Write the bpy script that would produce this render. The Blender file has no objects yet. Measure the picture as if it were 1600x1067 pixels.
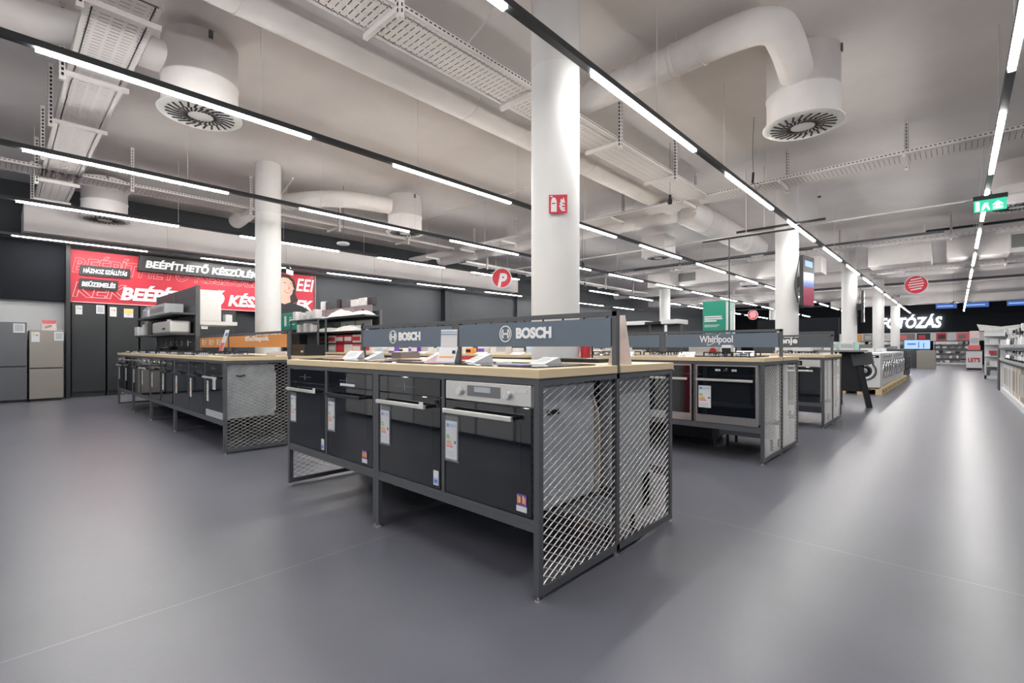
import bpy, math, random
from math import sin, cos, pi, radians
from mathutils import Vector, Matrix

C = bpy.context.scene.collection
SC = bpy.context.scene
random.seed(7)

# ------------------------------------------------------------------ camera, world, exposure
cam_d = bpy.data.cameras.new('camera')
cam = bpy.data.objects.new('camera', cam_d); C.objects.link(cam)
cam_d.sensor_width = 36.0
cam_d.lens = 747.8 * 36 / 1600
cam_d.shift_y = 10.1 / 1600
cam_d.clip_start = 0.05; cam_d.clip_end = 200
cam.location = (0, 0, 1.07)
cam.rotation_euler = (pi/2, 0, 0.7484)
SC.camera = cam

w = bpy.data.worlds.new('world'); SC.world = w; w.use_nodes = True
w.node_tree.nodes['Background'].inputs[0].default_value = (0.86, 0.90, 1.0, 1)
w.node_tree.nodes['Background'].inputs[1].default_value = 0.22
SC.view_settings.view_transform = 'Standard'
SC.view_settings.look = 'None'
SC.view_settings.exposure = 1.45
SC.view_settings.gamma = 1.0
SC.view_settings.use_curve_mapping = False
LAMP = 40.0            # radiance of the linear lamps
try:
    cy = SC.cycles
    cy.max_bounces = 7; cy.diffuse_bounces = 4; cy.glossy_bounces = 4; cy.transmission_bounces = 4
    cy.transparent_max_bounces = 8
    cy.caustics_reflective = False; cy.caustics_refractive = False
    cy.sample_clamp_indirect = 6.0
    cy.use_denoising = True
except Exception:
    pass

# ------------------------------------------------------------------ materials
MATS = {}
def mat(name, col, rough=0.5, metal=0.0, emit=None, es=1.0, spec=0.5, noise=0.0, nscale=20, bump=0.0, alpha=None, trans=0.0):
    if name in MATS: return MATS[name]
    m = bpy.data.materials.new(name); m.use_nodes = True
    nt = m.node_tree; b = nt.nodes['Principled BSDF']
    b.inputs['Base Color'].default_value = (*col, 1)
    b.inputs['Roughness'].default_value = rough
    b.inputs['Metallic'].default_value = metal
    b.inputs['Specular IOR Level'].default_value = spec
    if trans: b.inputs['Transmission Weight'].default_value = trans
    if alpha is not None: b.inputs['Alpha'].default_value = alpha
    if emit:
        b.inputs['Emission Color'].default_value = (*emit, 1); b.inputs['Emission Strength'].default_value = es
    if noise or bump:
        tc = nt.nodes.new('ShaderNodeTexCoord'); n = nt.nodes.new('ShaderNodeTexNoise')
        n.inputs['Scale'].default_value = nscale; n.inputs['Detail'].default_value = 3
        nt.links.new(tc.outputs['Object'], n.inputs['Vector'])
        if noise:
            mr = nt.nodes.new('ShaderNodeMapRange')
            mr.inputs['From Min'].default_value = 0.3; mr.inputs['From Max'].default_value = 0.7
            mr.inputs['To Min'].default_value = 1 - noise; mr.inputs['To Max'].default_value = 1 + noise
            nt.links.new(n.outputs['Fac'], mr.inputs['Value'])
            vm = nt.nodes.new('ShaderNodeVectorMath'); vm.operation = 'SCALE'
            vm.inputs[0].default_value = col
            nt.links.new(mr.outputs['Result'], vm.inputs['Scale'])
            nt.links.new(vm.outputs['Vector'], b.inputs['Base Color'])
        if bump:
            bp = nt.nodes.new('ShaderNodeBump'); bp.inputs['Strength'].default_value = bump; bp.inputs['Distance'].default_value = 0.01
            nt.links.new(n.outputs['Fac'], bp.inputs['Height']); nt.links.new(bp.outputs['Normal'], b.inputs['Normal'])
    MATS[name] = m
    return m

mat('ceiling_paint', (0.70, 0.66, 0.645), 0.9, noise=0.05, nscale=1.2)
mat('duct_paint', (0.71, 0.675, 0.66), 0.75, noise=0.05, nscale=3)
mat('tray_paint', (0.70, 0.665, 0.65), 0.6)
mat('white_paint', (0.70, 0.70, 0.69), 0.55, noise=0.02, nscale=3)
mat('column_top', (0.66, 0.64, 0.625), 0.6)
mat('dark_wall', (0.038, 0.043, 0.050), 0.55)
mat('black_wall', (0.008, 0.010, 0.014), 0.7, spec=0.2)
mat('black_metal', (0.015, 0.017, 0.02), 0.45)
mat('frame_grey', (0.086, 0.091, 0.098), 0.42, noise=0.05, nscale=15)
mat('frame_dark', (0.055, 0.06, 0.064), 0.45)
mat('mesh_metal', (0.46, 0.46, 0.45), 0.4, metal=0.5)
mat('maple', (0.70, 0.56, 0.355), 0.45)
mat('sign_blue', (0.12, 0.155, 0.20), 0.45)
mat('sign_blue_dark', (0.07, 0.082, 0.10), 0.45)
mat('orange', (0.66, 0.27, 0.075), 0.5)
mat('print_white', (0.72, 0.73, 0.74), 0.6)
mat('letter_white', (0.85, 0.86, 0.87), 0.5)
mat('paper', (0.70, 0.68, 0.68), 0.7)
mat('paper_pink', (0.72, 0.60, 0.57), 0.7, noise=0.12, nscale=9)
mat('black_glass', (0.006, 0.008, 0.012), 0.03, spec=1.0)
mat('black_glass_window', (0.012, 0.015, 0.019), 0.03, spec=1.0)
mat('black_plastic', (0.012, 0.013, 0.015), 0.35)
mat('steel', (0.62, 0.61, 0.60), 0.28, metal=0.85, noise=0.04, nscale=60)
mat('steel_light', (0.74, 0.73, 0.70), 0.33, metal=0.6)
mat('galvanized', (0.58, 0.61, 0.63), 0.35, metal=0.5, noise=0.18, nscale=9, bump=0.5)
mat('appliance_white', (0.66, 0.67, 0.68), 0.35)
mat('appliance_grey', (0.45, 0.47, 0.49), 0.5)
mat('insulation', (0.62, 0.56, 0.47), 0.8, noise=0.2, nscale=40)
mat('display_grey', (0.16, 0.17, 0.18), 0.2)
mat('fridge_grey', (0.13, 0.135, 0.145), 0.35, metal=0.5)
mat('fridge_beige', (0.29, 0.268, 0.24), 0.38, metal=0.4)
mat('cabinet_dark', (0.017, 0.020, 0.023), 0.4)
mat('red', (0.62, 0.035, 0.05), 0.45)
mat('red_print', (0.56, 0.022, 0.045), 0.5)
mat('red_light', (0.80, 0.16, 0.18), 0.5)
mat('outline_pink', (0.92, 0.45, 0.45), 0.5)
mat('label_green', (0.10, 0.55, 0.20), 0.5)
mat('label_yellow', (0.85, 0.72, 0.12), 0.5)
mat('label_orange', (0.85, 0.35, 0.10), 0.5)
mat('label_blue', (0.12, 0.22, 0.60), 0.5)
mat('pale_blue', (0.45, 0.60, 0.80), 0.5)
mat('green', (0.01, 0.28, 0.18), 0.5)
mat('green_pale', (0.35, 0.62, 0.52), 0.5)
mat('exit_green', (0.02, 0.50, 0.30), 0.5, emit=(0.05, 0.75, 0.45), es=0.25)
mat('exit_white', (0.8, 0.9, 0.85), 0.5, emit=(0.8, 1, 0.92), es=0.4)
mat('purple', (0.16, 0.07, 0.42), 0.5)
mat('lamp', (0.9, 0.9, 0.88), 0.5, emit=(1.0, 0.975, 0.94), es=LAMP)
mat('sign_glow', (1, 1, 1), 0.5, emit=(1, 0.99, 0.97), es=6.0)
mat('screen_blue', (0.02, 0.05, 0.2), 0.2, emit=(0.10, 0.22, 0.70), es=0.22)
mat('screen_light', (0.1, 0.2, 0.4), 0.2, emit=(0.35, 0.52, 0.95), es=0.4)
mat('screen_red', (0.2, 0.02, 0.05), 0.2, emit=(0.45, 0.08, 0.13), es=0.18)
mat('pallet_wood', (0.66, 0.52, 0.30), 0.7, noise=0.15, nscale=12)
mat('cardboard', (0.42, 0.29, 0.15), 0.8)
mat('mauve', (0.24, 0.19, 0.20), 0.5)
mat('grey_mid', (0.22, 0.22, 0.22), 0.5)
mat('skin', (0.66, 0.44, 0.34), 0.6)
mat('hair', (0.035, 0.022, 0.02), 0.6)
mat('shirt', (0.03, 0.03, 0.035), 0.7)
mat('lips', (0.55, 0.10, 0.12), 0.5)
mat('slot_dark', (0.006, 0.006, 0.006), 0.8)
mat('mirror_white', (0.85, 0.87, 0.88), 0.4)
mat('chrome', (0.75, 0.75, 0.76), 0.12, metal=1.0)
mat('porthole_grey', (0.30, 0.31, 0.32), 0.25, metal=0.4)
mat('plastic_clear', (0.75, 0.77, 0.80), 0.12, alpha=0.14)
mat('bag_white', (0.72, 0.72, 0.70), 0.6, noise=0.08, nscale=12)

for k_ in ('black_glass', 'black_glass_window'): MATS[k_].node_tree.nodes['Principled BSDF'].inputs['IOR'].default_value = 1.52

def floor_material():
    m = bpy.data.materials.new('vinyl_floor'); m.use_nodes = True
    nt = m.node_tree; b = nt.nodes['Principled BSDF']; L = nt.links
    tc = nt.nodes.new('ShaderNodeTexCoord'); sep = nt.nodes.new('ShaderNodeSeparateXYZ')
    L.new(tc.outputs['Object'], sep.inputs[0])
    def math_(op, a, bb=None, v=None):
        n = nt.nodes.new('ShaderNodeMath'); n.operation = op
        if hasattr(a, 'links') or not isinstance(a, (int, float)): L.new(a, n.inputs[0])
        else: n.inputs[0].default_value = a
        if bb is not None:
            if isinstance(bb, (int, float)): n.inputs[1].default_value = bb
            else: L.new(bb, n.inputs[1])
        return n.outputs[0]
    # welded seams of the sheet vinyl: every 2 m in x, every 12 m in y
    def seam(axis, off, period, wd):
        a = math_('ADD', sep.outputs[axis], -off + period/2)
        a = math_('PINGPONG', a, period/2)
        a = math_('SUBTRACT', a, period/2)
        a = math_('ABSOLUTE', a)
        return math_('LESS_THAN', a, wd)
    s1 = seam(0, -2.38, 6.0, 0.004); s2 = seam(1, 3.02, 9.0, 0.004)
    sm = math_('MAXIMUM', s1, s2)
    n1 = nt.nodes.new('ShaderNodeTexNoise'); n1.inputs['Scale'].default_value = 1.6; n1.inputs['Detail'].default_value = 5
    n2 = nt.nodes.new('ShaderNodeTexNoise'); n2.inputs['Scale'].default_value = 260; n2.inputs['Detail'].default_value = 2
    n3 = nt.nodes.new('ShaderNodeTexNoise'); n3.inputs['Scale'].default_value = 70; n3.inputs['Detail'].default_value = 3
    for n in (n1, n2, n3): L.new(tc.outputs['Object'], n.inputs['Vector'])
    r = nt.nodes.new('ShaderNodeValToRGB')
    r.color_ramp.elements[0].position = 0.3; r.color_ramp.elements[0].color = (0.104, 0.107, 0.132, 1)
    r.color_ramp.elements[1].position = 0.7; r.color_ramp.elements[1].color = (0.150, 0.154, 0.184, 1)
    mx = nt.nodes.new('ShaderNodeMath'); mx.operation = 'MULTIPLY_ADD'
    L.new(n2.outputs['Fac'], mx.inputs[0]); mx.inputs[1].default_value = 0.38; 
    m2 = math_('MULTIPLY_ADD', n1.outputs['Fac'], 0.5); m2.node.inputs[2].default_value = 0.06; L.new(m2, mx.inputs[2])
    L.new(mx.outputs[0], r.inputs['Fac'])
    mix = nt.nodes.new('ShaderNodeMix'); mix.data_type = 'RGBA'
    L.new(sm, mix.inputs['Factor']); L.new(r.outputs['Color'], mix.inputs[6]); mix.inputs[7].default_value = (0.20, 0.20, 0.215, 1)
    L.new(mix.outputs[2], b.inputs['Base Color'])
    rr = nt.nodes.new('ShaderNodeMapRange'); rr.inputs['To Min'].default_value = 0.29; rr.inputs['To Max'].default_value = 0.36
    L.new(n1.outputs['Fac'], rr.inputs['Value']); L.new(rr.outputs['Result'], b.inputs['Roughness'])
    b.inputs['Specular IOR Level'].default_value = 0.55
    bp = nt.nodes.new('ShaderNodeBump'); bp.inputs['Strength'].default_value = 0.10; bp.inputs['Distance'].default_value = 0.003
    L.new(n3.outputs['Fac'], bp.inputs['Height']); L.new(bp.outputs['Normal'], b.inputs['Normal'])
    MATS['floor'] = m
floor_material()

# ------------------------------------------------------------------ mesh helpers
class MB:
    def __init__(s, m='frame_grey'):
        s.v = []; s.f = []; s.fm = []; s.fs = []; s.m = m; s.keys = []
    def _k(s, m):
        m = m or s.m
        if m not in s.keys: s.keys.append(m)
        return s.keys.index(m)
    def add(s, vs, fs, m=None, smooth=False):
        o = len(s.v); k = s._k(m)
        s.v += [tuple(v) for v in vs]
        for f in fs:
            s.f.append([o + i for i in f]); s.fm.append(k); s.fs.append(smooth)
        return s
    def box(s, x0, x1, y0, y1, z0, z1, m=None):
        if x0 > x1: x0, x1 = x1, x0
        if y0 > y1: y0, y1 = y1, y0
        if z0 > z1: z0, z1 = z1, z0
        vs = [(x, y, z) for z in (z0, z1) for x, y in ((x0, y0), (x1, y0), (x1, y1), (x0, y1))]
        return s.add(vs, [(3,2,1,0), (4,5,6,7), (0,1,5,4), (1,2,6,5), (2,3,7,6), (3,0,4,7)], m)
    def obox(s, c, ax, ay, az, m=None):
        c, ax, ay, az = map(Vector, (c, ax, ay, az))
        vs = [c + ax*i + ay*j + az*k for k in (-1, 1) for i, j in ((-1,-1), (1,-1), (1,1), (-1,1))]
        return s.add(vs, [(3,2,1,0), (4,5,6,7), (0,1,5,4), (1,2,6,5), (2,3,7,6), (3,0,4,7)], m)
    def bar(s, p, q, a, b, m=None, up=(0,0,1)):
        p, q = Vector(p), Vector(q); d = q - p
        u = Vector(up)
        if abs(d.normalized().dot(u)) > 0.98: u = Vector((1,0,0))
        sx = d.cross(u).normalized(); sz = sx.cross(d).normalized()
        return s.obox((p+q)/2, d/2, sx*a/2, sz*b/2, m)
    def cyl(s, p, q, r, n=16, m=None, r2=None, smooth=True, caps=True):
        p, q = Vector(p), Vector(q); d = (q-p).normalized(); r2 = r if r2 is None else r2
        u = Vector((0,0,1)) if abs(d.z) < 0.95 else Vector((1,0,0))
        a = d.cross(u).normalized(); b = d.cross(a)
        vs = []
        for c, rr in ((p, r), (q, r2)):
            for i in range(n):
                t = 2*pi*i/n; vs.append(c + a*cos(t)*rr + b*sin(t)*rr)
        s.add(vs, [(i, (i+1) % n, n+(i+1) % n, n+i) for i in range(n)], m, smooth)
        if caps:
            s.add(vs[:n], [tuple(range(n))[::-1]], m); s.add(vs[n:], [tuple(range(n))], m)
        return s
    def lathe(s, prof, c=(0,0,0), n=24, m=None, axis=(0,0,1)):
        d = Vector(axis).normalized(); c = Vector(c)
        u = Vector((0,0,1)) if abs(d.z) < 0.95 else Vector((1,0,0))
        a = d.cross(u).normalized(); b = d.cross(a)
        vs = []
        for r, h in prof:
            for i in range(n):
                t = 2*pi*i/n; vs.append(c + d*h + a*cos(t)*r + b*sin(t)*r)
        fs = []
        for j in range(len(prof)-1):
            for i in range(n):
                fs.append((j*n+i, j*n+(i+1) % n, (j+1)*n+(i+1) % n, (j+1)*n+i))
        s.add(vs, fs, m, True)
        return s
    def tube(s, pts, r, n=16, m=None, sub=6):
        P = [Vector(p) for p in pts]
        if len(P) > 2:
            Q = []
            E = [P[0]*2-P[1]] + P + [P[-1]*2-P[-2]]
            for i in range(1, len(E)-2):
                for k in range(sub):
                    t = k/sub; a, b, c, d = E[i-1], E[i], E[i+1], E[i+2]
                    Q.append(0.5*((2*b)+(c-a)*t+(2*a-5*b+4*c-d)*t*t+(3*b-a-3*c+d)*t**3))
            Q.append(P[-1]); P = Q
        rs = r if isinstance(r, list) else [r]*len(P)
        vs = []; prev = None
        for i, p in enumerate(P):
            d = (P[min(i+1, len(P)-1)] - P[max(i-1, 0)]).normalized()
            if prev is None:
                u = Vector((0,0,1)) if abs(d.z) < 0.9 else Vector((1,0,0))
                a = d.cross(u).normalized()
            else:
                a = (prev - d*prev.dot(d)).normalized()
            prev = a; b = d.cross(a)
            for k in range(n):
                t = 2*pi*k/n; vs.append(p + (a*cos(t) + b*sin(t))*rs[i])
        fs = []
        for i in range(len(P)-1):
            for k in range(n):
                fs.append((i*n+k, i*n+(k+1) % n, (i+1)*n+(k+1) % n, (i+1)*n+k))
        s.add(vs, fs, m, True)
        s.add(vs[:n], [tuple(range(n))[::-1]], m); s.add(vs[-n:], [tuple(range(n))], m)
        return s
    def plate(s, pts2, O, xd, yd, th, m=None):
        """flat polygon pts2 (x,y) laid out on plane O, xd, yd with thickness th towards xd x yd"""
        O, xd, yd = Vector(O), Vector(xd), Vector(yd); n = xd.cross(yd).normalized()
        N = len(pts2)
        a = [O + xd*x + yd*y for x, y in pts2]; b = [p + n*th for p in a]
        return s.add(a+b, [tuple(range(N))[::-1], tuple(range(N, 2*N))] + [(i, (i+1) % N, N+(i+1) % N, N+i) for i in range(N)], m)
    def build(s, name, m=None, parent=None, loc=None, bevel=0.0):
        me = bpy.data.meshes.new(name)
        me.from_pydata(s.v, [], s.f); 
        keys = s.keys if s.keys else [s.m]
        if m: keys = [m if k == s.m else k for k in keys]
        for k in keys: me.materials.append(MATS[k])
        me.polygons.foreach_set('material_index', s.fm)
        me.polygons.foreach_set('use_smooth', s.fs)
        me.update()
        o = bpy.data.objects.new(name, me); C.objects.link(o)
        if parent is not None: o.parent = parent
        if loc: o.location = loc
        if bevel:
            md = o.modifiers.new('edge', 'BEVEL'); md.width = bevel; md.segments = 2; md.limit_method = 'ANGLE'
        return o

def lab(o, label, cat=None, group=None, kind=None):
    if label: o['label'] = label
    if cat: o['category'] = cat
    if group: o['group'] = group
    if kind: o['kind'] = kind
    return o
def thing(name, label, cat, loc=(0,0,0), rotz=0.0, group=None):
    o = bpy.data.objects.new(name, None); C.objects.link(o); o.empty_display_size = 0.1
    o.location = loc; o.rotation_euler = (0, 0, rotz)
    return lab(o, label, cat, group)
def struct(name, mb, m=None):
    o = mb.build(name, m); o['kind'] = 'structure'; return o
KIDS = {}
def dup(root, loc, rotz=0.0, label=None, group=None):
    r = root.copy(); C.objects.link(r); r.location = loc; r.rotation_euler = (0, 0, rotz)
    if label: r['label'] = label
    if group: r['group'] = group
    if root.name not in KIDS:
        KIDS[root.name] = [(c, list(c.children)) for c in root.children]
    for ch, gs in KIDS[root.name]:
        c = ch.copy(); C.objects.link(c); c.parent = r
        for g in gs:
            d = g.copy(); C.objects.link(d); d.parent = c
    return r

def text(name, s, m, parent, O, xd, yd, W=None, H=None, bold=0.0, shear=0.0, th=0.004, outline=0.0, align='LEFT', spacing=1.0):
    """letters fitted into a W x H box whose lower left corner is O"""
    cu = bpy.data.curves.new(name, 'FONT'); cu.body = s; cu.size = 1.0; cu.offset = bold; cu.shear = shear
    cu.resolution_u = 3; cu.space_character = spacing
    if outline:
        cu.fill_mode = 'NONE'; cu.bevel_depth = outline; cu.bevel_resolution = 0
    else:
        cu.fill_mode = 'BOTH'
    t = bpy.data.objects.new(name, cu); C.objects.link(t)
    dg = bpy.context.evaluated_depsgraph_get(); dg.update()
    me = bpy.data.meshes.new_from_object(t.evaluated_get(dg))
    bpy.data.objects.remove(t); bpy.data.curves.remove(cu)
    xs = [v.co.x for v in me.vertices]; ys = [v.co.y for v in me.vertices]
    x0, x1, y0, y1 = min(xs), max(xs), min(ys), max(ys)
    sx = W/(x1-x0) if W else None; sy = H/(y1-y0) if H else None
    if sx is None: sx = sy
    if sy is None: sy = sx
    O, xd, yd = Vector(O), Vector(xd), Vector(yd); n = xd.cross(yd).normalized()
    a = [O + xd*(v.co.x-x0)*sx + yd*(v.co.y-y0)*sy + (n*v.co.z*min(sx, sy) if outline else n*0) for v in me.vertices]
    faces = [tuple(p.vertices) for p in me.polygons]
    bpy.data.meshes.remove(me)
    mb = MB(m)
    if outline or not th:
        mb.add(a, faces)
    else:
        b = [p + n*th for p in a]; N = len(a)
        cnt = {}
        for f in faces:
            for i in range(len(f)):
                e = (f[i], f[(i+1) % len(f)]); cnt[e] = 1
        side = [(e[1], e[0], e[0]+N, e[1]+N) for e in cnt if (e[1], e[0]) not in cnt]
        mb.add(a+b, [tuple(i+N for i in f) for f in faces] + side)
    o = mb.build(name, None, parent)
    return o
ORD = ['first','second','third','fourth','fifth','sixth','seventh','eighth','ninth','tenth','eleventh','twelfth','thirteenth','fourteenth','fifteenth','sixteenth','seventeenth','eighteenth','nineteenth','twentieth'] + ['%dth' % i if i % 10 not in (1,2,3) else '%d%s' % (i, {1:'st',2:'nd',3:'rd'}[i % 10]) for i in range(21, 60)]
CEIL = 4.54

# ================================================================== THE SETTING
WX, WY = -14.3, 43.5          # left wall plane, end wall plane
struct('floor', MB().box(-16, 16, -6, 46, -0.1, 0), 'floor')
struct('ceiling', MB().box(-16, 16, -6, 46, CEIL, CEIL+0.15), 'ceiling_paint')
wl = MB('dark_wall')
wl.box(WX-0.2, WX, -6, 46, 0, CEIL)
struct('wall_left', wl)
struct('wall_end', MB('black_wall').box(WX, 16, WY, WY+0.2, 0, CEIL))
tr = MB('black_metal').box(WX, WX+0.25, 11.45, 11.75, 0, CEIL); struct('trim_1', tr)
struct('trim_2', MB('dark_wall').box(WX, WX+0.12, 15.6, 18.4, 0, CEIL))
# long boxed-in soffit along the left wall
so = MB('ceiling_paint').box(WX, -12.95, 0.35, 14.3, 3.3, 3.84)
for y in (2.6, 5.2, 7.8, 10.4): so.box(-12.95, -12.935, y, y+0.03, 3.3, 3.84)
struct('ceiling_soffit', so)
# pale end-wall fascia strip behind the shelving
fs = MB('appliance_white').box(-14.0, 10, WY-0.25, WY, 1.55, 2.12); struct('wall_end_lining', fs)

colxy = [(-2.706, 3.50), (-2.68, 11.6), (-2.68, 19.8), (-2.68, 28.1), (-2.68, 36.5), (-9.55, 3.50), (-9.3, 19.8), (-9.3, 28.1), (-9.3, 36.5)]
for i, (x, y) in enumerate(colxy):
    mb = MB('white_paint').cyl((0,0,0), (0,0,3.6), 0.221, 40)
    mb.cyl((0,0,3.6), (0,0,CEIL), 0.221, 40, m='column_top')
    o = mb.build('column'); o.location = (x, y, 0); o['kind'] = 'structure'

# ================================================================== LIGHT TRACKS
def track(X, Z, ks, off, label, y0, y1, wires=True, wv=0.043, rw=0.030, drop=0.022):
    t = thing('light_track', label, 'ceiling light', (X, y0, Z), 0, 'black light tracks with white lamp bars')
    r = MB('black_metal').box(-rw, rw, 0, y1-y0, 0, 0.055)
    r.build('rail', None, t)
    for k in ks:
        a = 0.2 + off + 3.15*k
        b = a + 2.1
        MB('lamp').box(-wv/2, wv/2, a-y0, b-y0, -drop, -0.001).build('lamp_bar', None, t)
    if wires:
        y = y0 + 1.0
        while y < min(y1, 22):
            MB('tray_paint').cyl((0, y-y0, 0.055), (0, y-y0, CEIL-Z), 0.0035, 6).build('suspension_wire', None, t)
            y += 1.9
track(0.33, 3.34, range(-1, 13), 0.17, 'black light track with lamp bars above the open aisle on the right', -3.2, 41.2)
track(-2.2, 3.34, range(-2, 13), 0, 'black light track with lamp bars crossing in front of the large white column', -6, 41.2)
track(-5.1, 3.34, range(-1, 13), 0, 'black light track with lamp bars passing just behind the large white column', -3, 41.2)
track(-7.8, 3.34, range(-1, 13), 0, 'black light track with lamp bars passing in front of the smaller white column', -3, 41.2)
track(-10.6, 3.34, range(0, 13), 0, 'black light track with lamp bars behind the smaller white column, beside the grey soffit', -0.6, 41.2)
track(-13.3, 3.235, range(0, 8), 0, 'black light track with lamp bars directly above the red banner', -0.6, 25.6, wires=False, rw=0.05, drop=0.010)

# ================================================================== CEILING DUCTS AND DIFFUSERS
def diffuser(loc, label, square=False):
    t = thing('ceiling_diffuser', label, 'air vent', loc, 0, 'round swirl diffusers under the ceiling')
    z1 = min(0.80, CEIL-loc[2]-0.1)
    if square:
        MB('duct_paint').box(-0.36, 0.36, -0.36, 0.36, 0.01, 0.62).build('plenum_box', None, t, bevel=0.01)
    else:
        MB('duct_paint').lathe([(0.0, z1), (0.34, z1), (0.36, z1-0.015), (0.36, 0.36), (0.368, 0.355), (0.368, 0.335), (0.36, 0.33), (0.36, 0.02)], n=48).build('drum', None, t)
        MB('frame_grey').box(0.358, 0.378, -0.02, 0.02, z1-0.1, z1-0.02).build('bracket', None, t)
    pl = MB('white_paint').lathe([(0.0, 0.0), (0.28, 0.0), (0.39, 0.008), (0.40, 0.014), (0.40, 0.022), (0.0, 0.022)], n=48).build('face_plate', None, t)
    sl = MB('slot_dark')
    n = 24
    for i in range(n):
        a = 2*pi*i/n
        for r0, r1, sk in ((0.12, 0.205, 0.5), (0.205, 0.318, 0.42)):
            a0 = a + (0 if r0 < 0.15 else pi/n*0.9)
            rm = (r0+r1)/2; c = Vector((cos(a0)*rm, sin(a0)*rm, -0.002))
            d = Vector((cos(a0+sk), sin(a0+sk), 0)); p = Vector((-d.y, d.x, 0))
            sl.obox(c, d*(r1-r0)/2*1.15, p*0.010, Vector((0,0,0.003)))
    sl.build('swirl_slots', None, pl)
    return t
diffuser((-1.27, 6.18, 3.56), 'big round white diffuser drum fed by an elbowed duct, right of the large column')
diffuser((-6.10, 1.53, 3.62), 'big round white diffuser drum at the upper left, above the lamp bars')
diffuser((-12.38, 1.46, 3.60), 'round diffuser tinted red by the banner, beside the left soffit')
diffuser((-8.80, 6.05, 3.56), 'round white diffuser drum between the two white columns')
diffuser((-6.40, 13.2, 3.70), 'square white diffuser box with a grimy torn top, in mid hall', True)
diffuser((0.80, 12.4, 3.58), 'round white diffuser beside the exit sign at the right edge')
diffuser((-6.2, 21.0, 3.6), 'round white diffuser far back over the middle of the hall')

def duct(name, pts, r, label, sub=6, rings=0, m='duct_paint', n=24):
    mb = MB(m).tube([Vector(p) for p in pts], r, n, sub=sub)
    o = mb.build(name); lab(o, label, 'air duct')
    return o
def duct_thing(pts, r, label, rings, straps=()):
    t = thing('air_duct', label, 'air duct', pts[0])
    p0 = Vector(pts[0])
    MB('duct_paint').tube([Vector(p)-p0 for p in pts], r, 28, sub=7).build('pipe', None, t)
    sm = MB('duct_paint')
    for a, b in rings:
        a = Vector(a)-p0; d = Vector(b).normalized()
        sm.cyl(a-d*0.008, a+d*0.008, r+0.006, 28)
    if rings: sm.build('seams', None, t)
    for a, b in straps:
        a = Vector(a)-p0; d = Vector(b).normalized()
        MB('tray_paint').cyl(a-d*0.015, a+d*0.015, r+0.012, 28).cyl(a+Vector((0,0,r)), (a.x, a.y, CEIL-p0.z), 0.005, 6).build('hanger_strap', None, t)
    return t
duct_thing([(-4.2,5.06,4.2), (-3.5,5.06,4.2), (-2.4,5.06,4.22), (-1.62,5.07,4.24), (-1.33,5.2,4.24), (-1.27,5.5,4.18), (-1.27,5.95,4.02)], 0.165,
           'white elbowed spiral duct running from the large column to the round drum',
           [((-1.62-0.17*i, 5.06, 4.225), (1,0,0)) for i in range(2, 15)], [((-2.25, 5.06, 4.22), (1,0,0))])
duct_thing([(-4.48,-4,4.237), (-4.48,3,4.237), (-4.48,9.9,4.237)], 0.295, 'wide pale round duct running along the cable tray above the tables',
           [((-4.48, y, 4.237), (0,1,0)) for y in (1.4, 4.0, 6.6)])
duct_thing([(-6.1,1.35,4.12), (-6.2,0.75,4.16), (-6.38,0.2,4.17), (-6.4,-0.6,4.17), (-6.4,-2.0,4.17)], 0.16, 'short thick pale duct leaving the upper left corner drum', [])
duct_thing([(-8.85,5.75,4.1), (-9.3,4.9,4.15), (-10.2,4.3,4.17), (-11.3,3.9,4.15), (-12.6,3.9,4.1)], 0.17, 'pale flexible duct feeding the drum between the columns', [((-9.3,4.9,4.15), (-.5,-.8,0))], [((-10.4, 4.2, 4.17), (-.9,-.3,0))])
duct_thing([(-4.48,10.5,4.15), (-4.48,13.0,4.15), (-4.48,15.9,4.15)], 0.30, 'large smooth grey duct with capped end left of the screen column', [], [((-4.48,11.5,4.15), (0,1,0)), ((-4.48,14.5,4.15), (0,1,0))])
duct_thing([(-12.8,10.25,4.05), (-8.0,10.25,4.05), (-4.6,10.25,4.05)], 0.2, 'pale duct crossing the hall behind the cable tray junction', [])
duct_thing([(-14.0,23.6,4.0), (-5.0,23.6,4.0), (8,23.6,4.0)], 0.22, 'pale round duct crossing the far ceiling', [])
duct_thing([(-14.0,31.0,4.0), (-5.0,31.0,4.0), (8,31.0,4.0)], 0.25, 'thick pale duct crossing near the end of the hall', [])
def rect_duct(x0, x1, y0, y1, z0, z1, label, grilles=()):
    t = thing('ventilation_duct', label, 'air duct', ((x0+x1)/2, y0, z0))
    xm = (x0+x1)/2
    MB('duct_paint').box(x0-xm, x1-xm, 0, y1-y0, 0, z1-z0).build('casing', None, t, bevel=0.01)
    x = x0 + 1.2; 
    fl = MB('tray_paint')
    while x < x1: fl.box(x-xm-0.015, x-xm+0.015, -0.012, y1-y0+0.012, -0.012, z1-z0+0.012); x += 1.2
    fl.build('flanges', None, t)
    for xx in (x0-xm+0.15, x1-xm-0.15): MB('tray_paint').cyl((xx, 0.1, z1-z0), (xx, 0.1, CEIL-z0-0.001), 0.008, 6).build('hanger_rod', None, t)
    for g in grilles:
        gm = MB('grey_mid').box(g-xm-0.32, g-xm+0.32, -0.02, -0.003, 0.12, z1-z0-0.1)
        for k in range(7): gm.box(g-xm-0.31, g-xm+0.31, -0.03, -0.02, 0.14+k*0.045, 0.155+k*0.045)
        gm.build('grille', None, t)
    return t
rect_duct(-9.0, -3.1, 17.6, 18.4, 3.45, 3.98, 'long rectangular duct with a grey grille left of the screen column', (-7.4,))
rect_duct(-1.9, -0.5, 17.4, 18.3, 3.45, 4.0, 'short rectangular duct with grey end above the washing machine aisle')
rect_duct(-0.2, 7.5, 17.6, 18.5, 3.5, 4.05, 'long rectangular duct with a dark grille at the right edge of the ceiling', (1.35, 2.6))
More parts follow.
